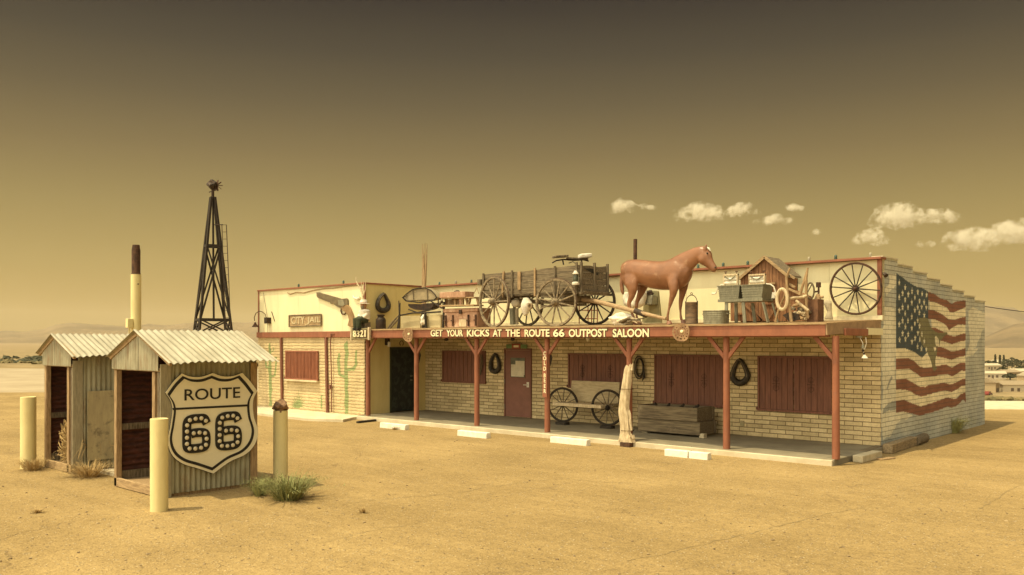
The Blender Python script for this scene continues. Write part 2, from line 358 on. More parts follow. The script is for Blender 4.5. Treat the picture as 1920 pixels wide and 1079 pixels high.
# ------------------------------------------------------------------ terrain
G = -.12
def drop(az):
    t = max(0, min(1, (az+.3)/.7)); return 7+9.5*t
def crest(az):      # how far the level ground runs before it drops, by heading
    t = max(0, min(1, (az+.5)/.95)); return 95-58*t
def gz(x, y):
    d = -SA*x+CA*y; l = CA*x+SA*y; r = math.hypot(x, y); az = math.atan2(l, d)
    c = crest(az) if d > 0 else 60
    k = max(0, min(1, (r-c)/(c*2.0))); k = k*k*(3-2*k)
    z = G-(drop(az) if d > 0 else 8)*k
    if r > 14: z += .10*max(0, min(1, (r-24)/10))*(1 if az > .3 and d > 0 else 0)*(1-k)
    if r > 60: z += (noise.noise(Vector((x*.02, y*.02, 0)))*.8*min(1, (r-60)/100))
    return z
def make_ground():
    bm = bmesh.new(); rs = [0, 2, 4, 7, 10, 14, 18, 22, 26, 30, 34, 38, 43, 50, 58, 68, 80, 95, 115, 140, 170, 210, 260, 330, 420, 550, 750, 1000, 1400, 2000, 3000, 4500, 6500]
    n = 144; prev = None
    for r in rs:
        if r == 0: prev = [bm.verts.new((0, 0, gz(0, 0)))]; continue
        ring = [bm.verts.new((r*math.cos(2*math.pi*i/n), r*math.sin(2*math.pi*i/n), gz(r*math.cos(2*math.pi*i/n), r*math.sin(2*math.pi*i/n)))) for i in range(n)]
        for i in range(n):
            if len(prev) == 1: bm.faces.new((prev[0], ring[i], ring[(i+1) % n]))
            else: bm.faces.new((prev[i], ring[i], ring[(i+1) % n], prev[(i+1) % n]))
        prev = ring
    me = bpy.data.meshes.new('ground'); bm.to_mesh(me); bm.free(); me.shade_smooth()
    o = bpy.data.objects.new('ground', me); COL.objects.link(o); tag(o, kind='structure')
    m, t, b = newmat('dusty_asphalt_ground')
    g = t.nodes.new('ShaderNodeNewGeometry'); p = g.outputs['Position']
    fine = noisen(t, p, 55, 4, .75); mid = noisen(t, p, 9, 6, .7); big = noisen(t, p, .45, 6, .6); huge = noisen(t, p, .05, 5, .6)
    vo = t.nodes.new('ShaderNodeTexVoronoi'); vo.inputs['Scale'].default_value = 26; t.links.new(p, vo.inputs['Vector'])
    vo2 = t.nodes.new('ShaderNodeTexVoronoi'); vo2.inputs['Scale'].default_value = 11; t.links.new(p, vo2.inputs['Vector'])
    col = mixc(t, sharpen(t, big, .3, .7), (.41, .297, .143), (.335, .24, .113))
    col = mixc(t, .75, col, mixc(t, sharpen(t, fine, .25, .75), (.42, .40, .37), (1.36, 1.36, 1.33)), 'MULTIPLY')
    col = mixc(t, .5, col, mixc(t, sharpen(t, mid, .25, .75), (.68, .67, .65), (1.14, 1.14, 1.14)), 'MULTIPLY')
    pat = noisen(t, p, .17, 5, .62, .4)
    col = mixc(t, .55, col, mixc(t, sharpen(t, pat, .36, .64), (.76, .75, .72), (1.08, 1.08, 1.08)), 'MULTIPLY')
    tr = noisen(t, coords(t, 'Object', (.35, 2.6, 1), (0, 0, R(24))), 1.0, 4, .6)
    col = mixc(t, .4, col, mixc(t, sharpen(t, tr, .42, .6), (.84, .83, .81), (1.05, 1.05, 1.05)), 'MULTIPLY')
    # pebbles of differing tone
    peb = sharpen(t, vo.outputs['Distance'], .38, .2)
    rnd = t.nodes.new('ShaderNodeSeparateColor'); t.links.new(vo.outputs['Color'], rnd.inputs[0])
    pm = mathn(t, 'MULTIPLY', peb, sharpen(t, rnd.outputs[0], .62, .7))
    col = mixc(t, mathn(t, 'MULTIPLY', pm, .8), col, mixc(t, rnd.outputs[1], (.16, .11, .06), (.66, .54, .36)))
    peb2 = sharpen(t, vo2.outputs['Distance'], .25, .14); rnd2 = t.nodes.new('ShaderNodeSeparateColor'); t.links.new(vo2.outputs['Color'], rnd2.inputs[0])
    pm2 = mathn(t, 'MULTIPLY', peb2, sharpen(t, rnd2.outputs[0], .8, .84))
    col = mixc(t, mathn(t, 'MULTIPLY', pm2, .7), col, mixc(t, rnd2.outputs[1], (.14, .10, .06), (.5, .4, .26)))
    # old cracks in the lot
    dv = t.nodes.new('ShaderNodeTexVoronoi'); dv.feature = 'DISTANCE_TO_EDGE'; dv.inputs['Scale'].default_value = .16
    wob = t.nodes.new('ShaderNodeVectorMath'); wob.operation = 'ADD'; t.links.new(p, wob.inputs[0])
    nn = t.nodes.new('ShaderNodeTexNoise'); nn.inputs['Scale'].default_value = 1.1; nn.inputs['Detail'].default_value = 6; t.links.new(p, nn.inputs['Vector'])
    sc = t.nodes.new('ShaderNodeVectorMath'); sc.operation = 'SCALE'; sc.inputs['Scale'].default_value = 1.2; t.links.new(nn.outputs[1], sc.inputs[0])
    t.links.new(sc.outputs[0], wob.inputs[1]); t.links.new(wob.outputs[0], dv.inputs['Vector'])
    ck = mathn(t, 'MULTIPLY', sharpen(t, dv.outputs['Distance'], .0055, .001), sharpen(t, big, .42, .6))
    col = mixc(t, mathn(t, 'MULTIPLY', ck, .45), col, (.2, .14, .075))
    # distance from the camera's spot decides lot -> desert
    sx = t.nodes.new('ShaderNodeSeparateXYZ'); t.links.new(p, sx.inputs[0])
    cmb = t.nodes.new('ShaderNodeCombineXYZ'); t.links.new(sx.outputs[0], cmb.inputs[0]); t.links.new(sx.outputs[1], cmb.inputs[1])
    ln = t.nodes.new('ShaderNodeVectorMath'); ln.operation = 'LENGTH'; t.links.new(cmb.outputs[0], ln.inputs[0]); rr = ln.outputs['Value']
    rj = mathn(t, 'ADD', rr, mathn(t, 'MULTIPLY', mathn(t, 'SUBTRACT', huge, .5), 20))
    desert = mixc(t, sharpen(t, noisen(t, p, .09, 8, .7), .38, .62), (.31, .235, .13), (.19, .145, .08))
    desert = mixc(t, sharpen(t, rr, 500, 2600), desert, (.25, .185, .105))
    col = mixc(t, sharpen(t, rj, 60, 95), col, desert)
    t.links.new(col, b.inputs['Base Color']); b.inputs['Roughness'].default_value = .95; b.inputs['Specular IOR Level'].default_value = .1
    h = mathn(t, 'ADD', mathn(t, 'ADD', mathn(t, 'MULTIPLY', fine, .5), mathn(t, 'MULTIPLY', mid, 1.0)), mathn(t, 'ADD', mathn(t, 'MULTIPLY', pm, .9), mathn(t, 'MULTIPLY', pm2, 1.2)))
    bumpn(t, b, mathn(t, 'SUBTRACT', h, mathn(t, 'MULTIPLY', ck, .6)), .02, .85)
    me.materials.append(m); return o
make_ground()
# loose stones on the lot (nobody could count them)
mb = MB()
for i in range(2600):
    D = 5.0+26*random.random()**1.6; a = random.uniform(-.6, .6); q = P(960+a*F, HOR, D=D)
    if q.y > 15.2 and q.x > -28: continue
    r = random.choice((.006, .008, .011, .017))*random.uniform(.6, 1.2)
    mb.blob((q.x, q.y, gz(q.x, q.y)+r*.25), r, .3, 1, (random.uniform(.8, 1.5), 1, .6), i)
tag(mb.build('gravel', M('loose_stone', (.4, .3, .17), (.17, .12, .07), 2, rough=.95, bump=0)), 'small loose stones scattered over the dusty lot', 'gravel', kind='stuff')

def crack(pts):
    mb = MB(); q = [P(*p, z=G) for p in pts]; fine = []
    for a, b_ in zip(q, q[1:]):
        n = max(2, int((b_-a).length/.12))
        for i in range(n): fine.append(a.lerp(b_, i/n)+Vector((random.uniform(-.03, .03), random.uniform(-.03, .03), 0)))
    prev = None
    for i, p in enumerate(fine[:-1]):
        t = (fine[i+1]-p).normalized(); s = t.cross(Vector((0, 0, 1)))*random.uniform(.002, .008); z = Vector((0, 0, .004))
        row = [mb.b.verts.new(p+s+z), mb.b.verts.new(p-s+z)]
        if prev: mb.face([prev[0], prev[1], row[1], row[0]])
        prev = row
    tag(mb.build('ground_crack', M('crack_dirt', (.24, .175, .085), (.32, .235, .115), 9, bump=0)), kind='structure')
crack([(640, 946), (700, 938), (790, 932), (860, 925), (930, 912), (1000, 903), (1060, 898), (1150, 906), (1230, 905)])
crack([(1180, 1052), (1260, 1036), (1340, 1016), (1420, 998), (1470, 984), (1540, 966), (1600, 955), (1700, 948)])
crack([(1830, 960), (1870, 935), (1900, 915), (1960, 890)]); crack([(600, 1019), (660, 1005), (720, 990), (800, 985)])

# pale dirt road, left and right backgrounds
dirt = M('pale_dirt', (.42, .345, .235), (.35, .28, .185), .25, rough=.95, bump=.01)
def strip(name, pts_near, pts_far, mat, kind='structure', dz=.03, n=24):
    mb = MB(); prev = None
    for i in range(n+1):
        t = i/n
        row = []
        for k in range(5):
            p = pts_near[0].lerp(pts_near[1], t).lerp(pts_far[0].lerp(pts_far[1], t), (0, .02, .5, .98, 1)[k])
            row.append(mb.b.verts.new((p.x, p.y, gz(p.x, p.y)+(dz if 0 < k < 4 else -.06))))
        if prev:
            for k in range(4): mb.face([prev[k], row[k], row[k+1], prev[k+1]])
        prev = row
    o = mb.build(name, mat); tag(o, kind=kind); return o
strip('dirt_road', (P(-700, HOR, D=38.5), P(640, HOR, D=41)), (P(-700, HOR, D=74), P(640, HOR, D=74)), dirt)
strip('road', (P(1700, HOR, D=29.5), P(2700, HOR, D=27)), (P(1700, HOR, D=33), P(2700, HOR, D=32)), conc_pale)

# mountains
mount_m, t, b = newmat('barren_mountain')
v = coords(t, 'Object'); n1 = noisen(t, v, .004, 10, .65); n2 = noisen(t, v, .02, 8, .7)
t.links.new(mixc(t, sharpen(t, n1, .35, .65), (.25, .185, .11), (.15, .115, .075)), b.inputs['Base Color']); b.inputs['Roughness'].default_value = 1; b.inputs['Specular IOR Level'].default_value = 0
bumpn(t, b, n2, 25, 1)
def mountains(name, prof, D, depth, seed, foot=None):
    """ridge profile given as heights above the plain along a heading; real slopes in front of and behind the crest"""
    bm = bmesh.new(); nx = len(prof)*14; ny = 26; g = []
    xs = [p[0] for p in prof]; ys = [p[1] for p in prof]
    for i in range(nx+1):
        x = xs[0]+(xs[-1]-xs[0])*i/nx; y = float(np.interp(x, xs, ys)); row = []
        top = (HOR-y)/F*D
        for j in range(ny+1):
            s = j/ny*1.5; d = D-depth*(1-s); q = P(x, HOR, D=d)
            h = math.sin(min(1, s)*math.pi/2)**1.35 if s <= 1 else max(0, 1-(s-1)*1.8)
            nz = noise.multi_fractal(Vector((q.x*.0018, q.y*.0018, seed)), 1.0, 2.2, 6)-.9
            z = -32+(top+32)*h*(1+ (.22*nz if s < .97 or s > 1.03 else .05*nz)) + 3*noise.noise(Vector((q.x*.02, q.y*.02, 3)))
            row.append(bm.verts.new((q.x, q.y, z)))
        g.append(row)
    for i in range(nx):
        for j in range(ny): bm.faces.new((g[i][j], g[i+1][j], g[i+1][j+1], g[i][j+1]))
    me = bpy.data.meshes.new(name); bm.to_mesh(me); bm.free(); me.shade_smooth(); me.materials.append(mount_m)
    o = bpy.data.objects.new(name, me); COL.objects.link(o); tag(o, kind='structure')
mountains('mountains', [(-500, 622), (-300, 612), (-150, 618), (0, 621), (23, 620), (39, 622), (83, 618), (104, 609.5), (125, 605.6), (161, 607), (203, 609.5), (240, 611), (276, 606), (312, 609), (346, 606), (390, 609), (430, 605.6), (458, 608), (484, 607), (560, 611), (700, 618), (900, 630)], 4800, 1500, 1)
mountains('mountains', [(1500, 615), (1700, 590), (1850, 581), (1862, 582), (1900, 587), (1920, 592), (1990, 600), (2100, 585), (2300, 600), (2500, 620)], 5600, 1800, 5)
mountains('hills', [(1780, 640), (1850, 630), (1862, 624), (1880, 616), (1900, 609), (1920, 606), (1960, 600), (2040, 596), (2200, 612), (2400, 632)], 3000, 800, 9)

# ------------------------------------------------------------------ painted wall sheets
def inpoly(X, Y, poly):
    r = np.zeros(X.shape, bool); n = len(poly)
    for i in range(n):
        x1, y1 = poly[i]; x2, y2 = poly[(i+1) % n]
        c = ((y1 > Y) != (y2 > Y)) & (X < (x2-x1)*(Y-y1)/((y2-y1) or 1e-9)+x1); r ^= c
    return r
def proj(x, y, z):
    d = -SA*x+CA*y; l = CA*x+SA*y; return 960+F*l/d, HOR-F*(z-EYE)/d
def painted_sheet(name, axis, c, u0, u1, z0, z1, step, paint, mat, parent, bulge=None, keep=None, holes=()):
    nu = int(round((u1-u0)/step)); nz = int(round((z1-z0)/step))
    U, Z = np.meshgrid(np.linspace(u0, u1, nu+1), np.linspace(z0, z1, nz+1), indexing='ij')
    Cc = np.full(U.shape, c, float)
    if bulge is not None: Cc = Cc+bulge(U, Z)
    co = np.stack((U, Cc, Z) if axis == 'y' else (Cc, U, Z), -1).reshape(-1, 3)
    col = paint(U, Z); col = np.concatenate((col, np.ones(U.shape+(1,))), -1).reshape(-1, 4)
    i, j = np.meshgrid(np.arange(nu), np.arange(nz), indexing='ij'); a = (i*(nz+1)+j)
    cu = (U[:-1, :-1]+U[1:, 1:])/2; cz = (Z[:-1, :-1]+Z[1:, 1:])/2
    ok = np.ones(cu.shape, bool)
    if keep is not None: ok &= keep(cu, cz)
    for h in holes: ok &= ~((cu > h[0]) & (cu < h[1]) & (cz > h[2]) & (cz < h[3]))
    a = a[ok]
    fs = np.stack((a, a+nz+1, a+nz+2, a+1), -1)
    me = bpy.data.meshes.new(name); me.from_pydata(co.tolist(), [], fs.tolist())
    at = me.color_attributes.new('paint', 'FLOAT_COLOR', 'POINT'); at.data.foreach_set('color', col.astype(np.float32).ravel())
    me.materials.append(mat); me.shade_smooth(); me.update()
    o = bpy.data.objects.new(name, me); COL.objects.link(o); o.parent = parent
    if parent: o.matrix_parent_inverse = Matrix.Translation(parent.location).inverted()
    return o
def vnoise(U, Z, f, seed=0):
    out = np.zeros(U.shape); 
    fl = out.ravel(); uu = U.ravel(); zz = Z.ravel()
    for k in range(len(fl)): fl[k] = noise.fractal(Vector((uu[k]*f, zz[k]*f, seed)), 1, 2, 4)
    return out

# ------------------------------------------------------------------ saloon
VW = 19.05; UR = -6.82; UL = -21.4; VP_ = 16.42; WL = -27.42; WV = 16.6
TOPZ = 4.05
saloon = thing('saloon', 'long block saloon with cream parapet, red porch and a flag mural on its side', 'building', (-14, 19, 0))
H1 = holes = []
# main wall
MB().mm(UL, UR-.0015, VW, VW+.2, -.12, 2.72).build('front_wall', brick_front, saloon)
# side wall with stepped top and mural
E1 = lambda pts: [px('m', *p) for p in pts]; E2 = lambda pts: [px('n', *p) for p in pts]
canton = E1([(230, 240), (295, 285), (350, 330), (430, 380), (520, 405), (570, 440), (574, 1010)])+E2([(520, 0), (505, 60), (490, 72), (460, 105), (445, 100), (375, 50), (300, 22), (205, 18)])
reds = [E1([(570, 440), (640, 465), (700, 510), (770, 530), (820, 570), (860, 545), (920, 535), (968, 530), (968, 605), (900, 635), (830, 662), (800, 655), (770, 610), (700, 580), (640, 550), (570, 535)]),
 E1([(570, 630), (640, 640), (720, 680), (790, 735), (850, 740), (900, 720), (968, 705), (968, 797), (940, 788), (890, 790), (830, 820), (790, 850), (770, 810), (730, 775), (640, 735), (570, 730)]),
 E1([(600, 825), (650, 825), (720, 860), (770, 890), (800, 905), (850, 915), (920, 890), (968, 880), (968, 960), (920, 965), (820, 1000), (770, 980), (700, 960), (620, 930)]),
 E2([(590, 0), (660, 10), (740, 50), (800, 40), (875, 15), (875, 90), (800, 105), (740, 130), (690, 115), (595, 95)]),
 E2([(205, 118), (330, 115), (380, 140), (440, 200), (520, 205), (570, 190), (690, 175), (745, 205), (790, 175), (830, 155), (875, 160), (875, 235), (830, 235), (790, 265), (745, 290), (700, 265), (600, 280), (450, 300), (400, 260), (330, 215), (205, 220)]),
 E2([(205, 320), (310, 315), (370, 350), (440, 390), (490, 390), (520, 370), (600, 365), (660, 345), (720, 365), (770, 355), (830, 320), (875, 308), (875, 380), (830, 385), (800, 410), (740, 440), (680, 425), (600, 440), (450, 485), (390, 465), (340, 430), (280, 415), (205, 418)]),
 E2([(205, 520), (290, 515), (340, 540), (445, 578), (550, 545), (700, 490), (760, 505), (800, 495), (830, 455), (875, 445), (880, 540), (850, 510), (820, 545), (780, 580), (740, 590), (700, 580), (600, 620), (430, 668), (370, 650), (280, 628), (205, 635)])]
flagw = E1([(570, 440), (640, 465), (700, 510), (770, 530), (820, 570), (860, 545), (920, 535), (968, 530)])+E2([(875, 445), (830, 455), (700, 580), (430, 660), (205, 620), (205, 18), (570, 0)])
figure = E1([(470, 720), (520, 712), (565, 722), (600, 820), (650, 870), (715, 880), (765, 870), (780, 880), (745, 910), (700, 960), (690, 1020), (625, 1030), (640, 1079)])+E2([(610, 0), (595, 90), (583, 130), (585, 180), (602, 210), (580, 237), (562, 232), (552, 180), (535, 120), (515, 80), (505, 40)])+E1([(500, 1000), (480, 900)])
hole = E1([(640, 920), (655, 912), (682, 945), (690, 1020), (655, 1022), (645, 980)])
palep = [E2([(65, 20), (205, 0), (205, 640), (290, 632), (355, 655), (290, 720), (210, 745), (175, 800), (150, 860), (68, 905)]),
          E1([(100, 420), (160, 260), (232, 250), (225, 330), (170, 400), (120, 480)]), E1([(80, 620), (150, 600), (232, 640), (232, 1079), (78, 1079)]),
          E1([(985, 640), (1050, 610), (1150, 650), (1180, 800), (1120, 900), (1060, 1000), (985, 1079)]), E2([(880, 0), (990, 10), (940, 80), (880, 110)])]
darkp = [E2([(110, 410), (165, 290), (178, 300), (125, 415)]), E2([(80, 600), (130, 560), (170, 520), (205, 520), (205, 600), (140, 620), (80, 650)])]
stars = [(262,345),(325,395),(398,435),(460,445),(505,462),(552,475),(297,455),(358,470),(428,500),(262,500),(325,525),(395,555),(478,540),(527,553),(297,605),(355,605),(428,635),(458,605),(500,603),(550,610),(262,640),(325,670),(395,705),(476,662),(528,690),(297,748),(355,748),(428,778),(458,745),(262,788),(327,812),(395,830),(478,805),(297,885),(357,893),(430,935),(461,880),(503,892),(265,950),(328,943),(398,973),(480,947),(528,968),(457,1022),(498,1045),(550,1055)]
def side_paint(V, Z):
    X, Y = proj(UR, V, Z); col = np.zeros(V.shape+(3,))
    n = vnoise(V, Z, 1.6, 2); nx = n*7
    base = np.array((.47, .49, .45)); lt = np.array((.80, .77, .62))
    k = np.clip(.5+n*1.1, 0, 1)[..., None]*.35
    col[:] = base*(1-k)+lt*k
    for p in palep: col[inpoly(X+nx, Y+nx*.7, p)] = lt  # pale ragged patches laid over the grey base colour
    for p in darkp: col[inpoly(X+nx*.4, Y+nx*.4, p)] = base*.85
    col[inpoly(X, Y, flagw)] = (.88, .80, .58)
    col[inpoly(X, Y, canton)] = (.085, .11, .125)
    for p in reds: col[inpoly(X, Y, p)] = (.29, .135, .09)
    col[inpoly(X, Y, figure)] = (.24, .225, .13)
    col[inpoly(X, Y, hole)] = (.78, .72, .52)
    for s in stars:
        q = Q('m', *s, X=UR); poly = []
        for i in range(10):
            a = math.pi/2+i*math.pi/5; rr = .088 if i % 2 == 0 else .04; poly.append((q.y+rr*math.cos(a), q.z+rr*math.sin(a)))
        col[inpoly(V, Z, poly)] = (.8, .76, .58)
    return col
def stepped(V, Z): return Z < TOPZ-.1*np.clip(np.floor((V-VW)/.995), 0, 7)
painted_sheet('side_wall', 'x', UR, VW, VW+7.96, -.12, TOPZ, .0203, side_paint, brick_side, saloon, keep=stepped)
mb = MB()
for k in range(8):
    y0 = VW+.995*k; zt = TOPZ-.1*k
    mb.mm(UR-.2, UR-.004, y0+(.07 if k == 0 else 0), y0+.995, -.12, zt-.003)
mb.build('side_wall_core', brick_front, saloon)
mb = MB()
for k in range(8):
    y0 = VW+.995*k; zt = TOPZ-.1*k
    mb.mm(UR-.22, UR+.022, y0+(.03 if k == 0 else .0), y0+1.0, zt, zt+.028)
mb.build('coping', M('whitewashed_coping', (.7, .64, .47), (.55, .5, .36), 7, rough=.9), saloon)
# back, roof
MB().mm(WL+.02, UR-.02, VW+7.76, VW+7.95, -.12, 3.3).mm(WL+.02, WL+.2, WV+.1, VW+7.76, -.12, 3.6).build('back_wall', brick_front, saloon)
MB().mm(WL+.2, UR-.2, VW+.25, VW+7.76, 3.05, 3.13).mm(WL+.2, UL-.1, WV+.2, VW+.25, 3.05, 3.13).build('roof', conc, saloon)
# cream parapet panels (front)
def panels(mb, x0, x1, y, z0, z1, w=1.22, d=.02):
    x = x0
    while x < x1-.01:
        e = min(x+w, x1); mb.mm(x, e-.006, y-d, y, z0, z1); x = e
    return mb
mb = panels(MB(), UL+.02, UR, VW+.06, 2.70, TOPZ-.06); mb.mm(UL, UR, VW+.062, VW+.2, 2.72, TOPZ-.03); mb.build('parapet_panels', cream, saloon)
MB().mm(UL-.03, UR+.03, VW-.11, VW+.22, TOPZ-.045, TOPZ+.002).mm(UR-.075, UR+.012, VW-.02, VW+.036, 2.8, TOPZ-.046).build('parapet_trim', red_paint, saloon)
MB().mm(UR-.9, UR+.05, VW-.06, VW+.035, 2.685, 2.80).mm(UL+.02, UR-.9, VW-.02, VW+.038, 2.70, 2.80).build('parapet_ledge', M('cream_trim', (.8, .72, .5), rough=.8), saloon, bevel=.006)
# wing: cream panels, band, side face
mb = panels(MB(), WL, UL-.01, WV, 2.56, 4.0)
mb.mm(WL, UL-.025, WV+.002, WV+.12, 2.5, 3.99); mb.build('wing_parapet_panels', cream, saloon)
mb = MB(); y = WV
while y < VW-.02:
    e = min(y+1.22, VW-.005); mb.mm(UL-.02, UL, y+.006, e, 2.56, 4.0); y = e
mb.build('wing_side_panels', yellow, saloon)
MB().mm(UL-.03, UL-.001, WV+.02, 17.57, -.1, 2.56).mm(UL-.03, UL-.001, 18.56, VW, -.1, 2.56).mm(UL-.03, UL-.001, 17.57, 18.56, 2.04, 2.56).build('wing_side_wall', yellow, saloon)
MB().mm(WL-.03, UL+.035, WV-.075, WV+.16, 4.0, 4.05).mm(UL-.15, UL+.035, WV+.16, VW-.03, 4.0, 4.05).mm(WL-.035, WL+.03, WV-.045, WV-.001, 2.56, 4.0).mm(UL-.03, UL+.03, WV-.045, WV+.0, 2.56, 4.0).build('wing_trim', red_paint, saloon, bevel=.004)
MB().mm(WL-.05, UL+.02, WV-.09, WV-.002, 2.37, 2.56).build('fascia_band', red_paint, saloon, bevel=.005)
# wing block face with real slumped courses and painted cacti
def bulge(U, Z):
    w = 0.010*np.sin(U*9.0+np.floor(Z/.1)*2.1)+.006*np.sin(U*23+np.floor(Z/.1)*5.3)
    f = ((Z+w+.12)/.1) % 1.0
    r = np.random.RandomState(3).rand(64)[(np.floor((Z+.12)/.1)).astype(int) % 64]
    return -(.030+.010*r)+.016*(2*np.clip(f, 0, 1)**.75-1)**6+.006*f
O = lambda pts: [px('o', *p) for p in pts]
def thick(pts, w):     # polyline to polygon in photo points
    L, Rr = [], []
    for i, p in enumerate(pts):
        a = pts[max(0, i-1)]; b = pts[min(len(pts)-1, i+1)]; dx, dy = b[0]-a[0], b[1]-a[1]; l = math.hypot(dx, dy) or 1
        ww = w[i] if isinstance(w, (list, tuple)) else w
        L.append((p[0]-dy/l*ww, p[1]+dx/l*ww)); Rr.append((p[0]+dy/l*ww, p[1]-dx/l*ww))
    return L+Rr[::-1]
cacti = [O(thick(p, w)) for p, w in [
    ([(1014, 112), (1014, 140), (1012, 400), (1018, 940)], [5, 17, 22, 22]),
    ([(930, 255), (930, 420), (945, 500), (1010, 530)], [12, 15, 16, 16]), ([(1124, 225), (1124, 380), (1100, 430), (1015, 455)], [13, 16, 17, 17]),
    ([(153, 145), (155, 260), (158, 450), (163, 850)], [8, 13, 18, 16]), ([(90, 225), (95, 250), (150, 260)], 9), ([(195, 185), (192, 225), (150, 250)], 7),
    ([(105, 340), (115, 410), (160, 420)], [9, 12, 12]), ([(222, 295), (222, 450), (210, 500), (165, 520)], [9, 13, 13, 10]),
    ([(735, 725), (737, 880)], 8), ([(710, 770), (712, 810), (735, 815)], 4)]]
for a in range(-7, 8):
    th = a*.2; L = 150-abs(a)*9 + (40 if a == 0 else 0)
    cacti.append(O(thick([(475, 870), (475+math.sin(th)*L*.55, 870-math.cos(th)*L*.6), (475+math.sin(th)*L*.9, 870-math.cos(th)*L*1.1+abs(a)*3)], [7, 6, 1])))
def wing_paint(U, Z):
    X, Y = proj(U, WV-.03, Z); col = np.zeros(U.shape+(3,)); col[:] = (.58, .485, .325)
    n = vnoise(U, Z, 3, 4)*2.0
    for p in cacti: col[inpoly(X+n, Y+n, p)] = (.26, .335, .17)
    return col
jw = (P(*px('o', 355, 235), Y=WV).x, P(*px('o', 715, 235), Y=WV).x, P(*px('o', 355, 545), Y=WV).z, P(*px('o', 355, 225), Y=WV).z)
painted_sheet('wing_wall', 'y', WV, WL-.03, UL-.002, -.12, 2.37, .0125, wing_paint, brick_wing, saloon, bulge=bulge)
MB().mm(WL-.02, UL-.005, WV+.004, WV+.1, -.12, 2.5).build('wing_wall_core', brick_front, saloon)

# ------------------------------------------------------------------ openings
def shutters(x0, x1, z0, z1, y, n, parent, scroll=True, mat=red_shutter, name='window_shutter', lite=False):
    fr = MB(); w = .05
    fr.mm(x0-w, x1+w, y-.055, y+.0, z1, z1+w).mm(x0-w, x1+w, y-.055, y, z0-w, z0).mm(x0-w, x0, y-.05, y, z0, z1).mm(x1, x1+w, y-.05, y, z0, z1)
    fr.mm(x0-w-.03, x0-w, y-.07, y-.02, z0-.03, z0+.04).mm(x1+w, x1+w+.03, y-.07, y-.02, z0-.03, z0+.04)
    f = fr.build(name, red_shutter if not lite else red_paint, parent, bevel=.004)
    xm = (x0+x1)/2; k = 0
    for a, b_ in ((x0, xm-.006), (xm+.006, x1)):
        mb = MB(); m = n//2; W_ = (b_-a)/m
        for i in range(m):
            xa = a+i*W_; mb.mm(xa+.004, xa+W_-.004, y-.03+random.uniform(-.003, .003), y-.006, z0+.005, z1-.005)
            if lite: mb.mm(xa+W_*.0, xa+W_*.38, y-.05, y-.03, z0+.005, z1-.005)
        mb.mm(a, b_, y-.006, y-.002, z0, z1)
        mb.build('leaf', mat, f, bevel=.002)
        if scroll:
            s = MB(); c = Vector(((a+b_)/2, y-.04, (z0+z1)/2))
            for sgn in (-1, 1):
                for zz in (-1, 1):
                    s.tube([c+Vector((sgn*.01, 0, zz*.17)), c+Vector((sgn*.07, 0, zz*.12)), c+Vector((sgn*.05, 0, zz*.05)), c+Vector((sgn*.015, 0, zz*.05)), c+Vector((sgn*.03, 0, zz*.09))], .004, 5)
                s.tube([c+Vector((0, 0, -.18)), c+Vector((0, 0, .18))], .005, 5); s.tube([c+Vector((sgn*.02, 0, 0)), c+Vector((sgn*.09, 0, 0))], .006, 5)
            s.build('scroll_ironwork', iron_rust, f)
    return f
def winrect(l, r, yt, yb):
    a = P(l, yt, Y=VW); b_ = P(l, yb, Y=VW); c = P(r, yt, Y=VW); return a.x+.04, c.x-.04, b_.z+.04, a.z-.04
for l, r, yt, yb, n, sc in ((831, 911, 658, 716, 10, False), (1067, 1175, 663, 727, 12, True), (1229, 1356, 665, 757, 12, True), (1422.6, 1559, 668, 769, 12, True)):
    shutters(*winrect(l, r, yt, yb), VW-.002, n, saloon, sc)
xs0, xs1, zs0, zs1 = jw
jl = shutters(xs0+.04, xs1-.04, zs0+.05, zs1-.05, WV-.045, 22, saloon, False, red_paint, 'jail_window', True)
MB().mm(xs0-.02, xs1+.03, WV-.14, WV-.05, zs0-.055, zs0-.0).build('window_sill', M('cream_sill', (.72, .6, .4), rough=.8), saloon, bevel=.004)
# front door
def rectY(c, x0, y0, x1, y1, Y): a = Q(c, x0, y0, Y=Y); b_ = Q(c, x1, y1, Y=Y); return a.x, b_.x
dx0, dx1 = rectY('j', 40, 170, 258, 170, VW)
dz1 = Q('j', 40, 172, Y=VW).z; 
fr = MB().mm(dx0-.05, dx0, VW-.04, VW-.001, 0, dz1+.05).mm(dx1, dx1+.05, VW-.04, VW-.001, 0, dz1+.05).mm(dx0, dx1, VW-.04, VW-.001, dz1, dz1+.05).build('door_frame', red_shutter, saloon, bevel=.004)
door = MB().mm(dx0+.005, dx1-.005, VW-.025, VW-.003, .02, dz1-.005).build('door', red_door, saloon)
wx0, wx1 = rectY('j', 82, 240, 208, 240, VW-.03); wz1 = Q('j', 82, 240, Y=VW-.03).z; wz0 = Q('j', 82, 410, Y=VW-.03).z
MB().mm(wx0, wx1, VW-.030, VW-.0255, wz0, wz1).build('door_pane', glass_d, door)
mb = MB(); mb.mm(wx0+.02, wx0+(wx1-wx0)*.92, VW-.034, VW-.031, wz0+.02, wz0+(wz1-wz0)*.66).build('notice', paper, door)
MB().mm(wx0+(wx1-wx0)*.35, wx1-.015, VW-.038, VW-.0345, wz0+.08, wz0+(wz1-wz0)*.85).build('notice', paper, door)
mb = MB(); w = .018
mb.mm(wx0-w, wx0, VW-.036, VW-.0252, wz0-w, wz1+w).mm(wx1, wx1+w, VW-.036, VW-.0252, wz0-w, wz1+w).mm(wx0, wx1, VW-.036, VW-.0252, wz1, wz1+w).mm(wx0, wx1, VW-.036, VW-.0252, wz0-w, wz0); mb.build('pane_frame', red_door, door)
hz = Q('j', 220, 478, Y=VW).z
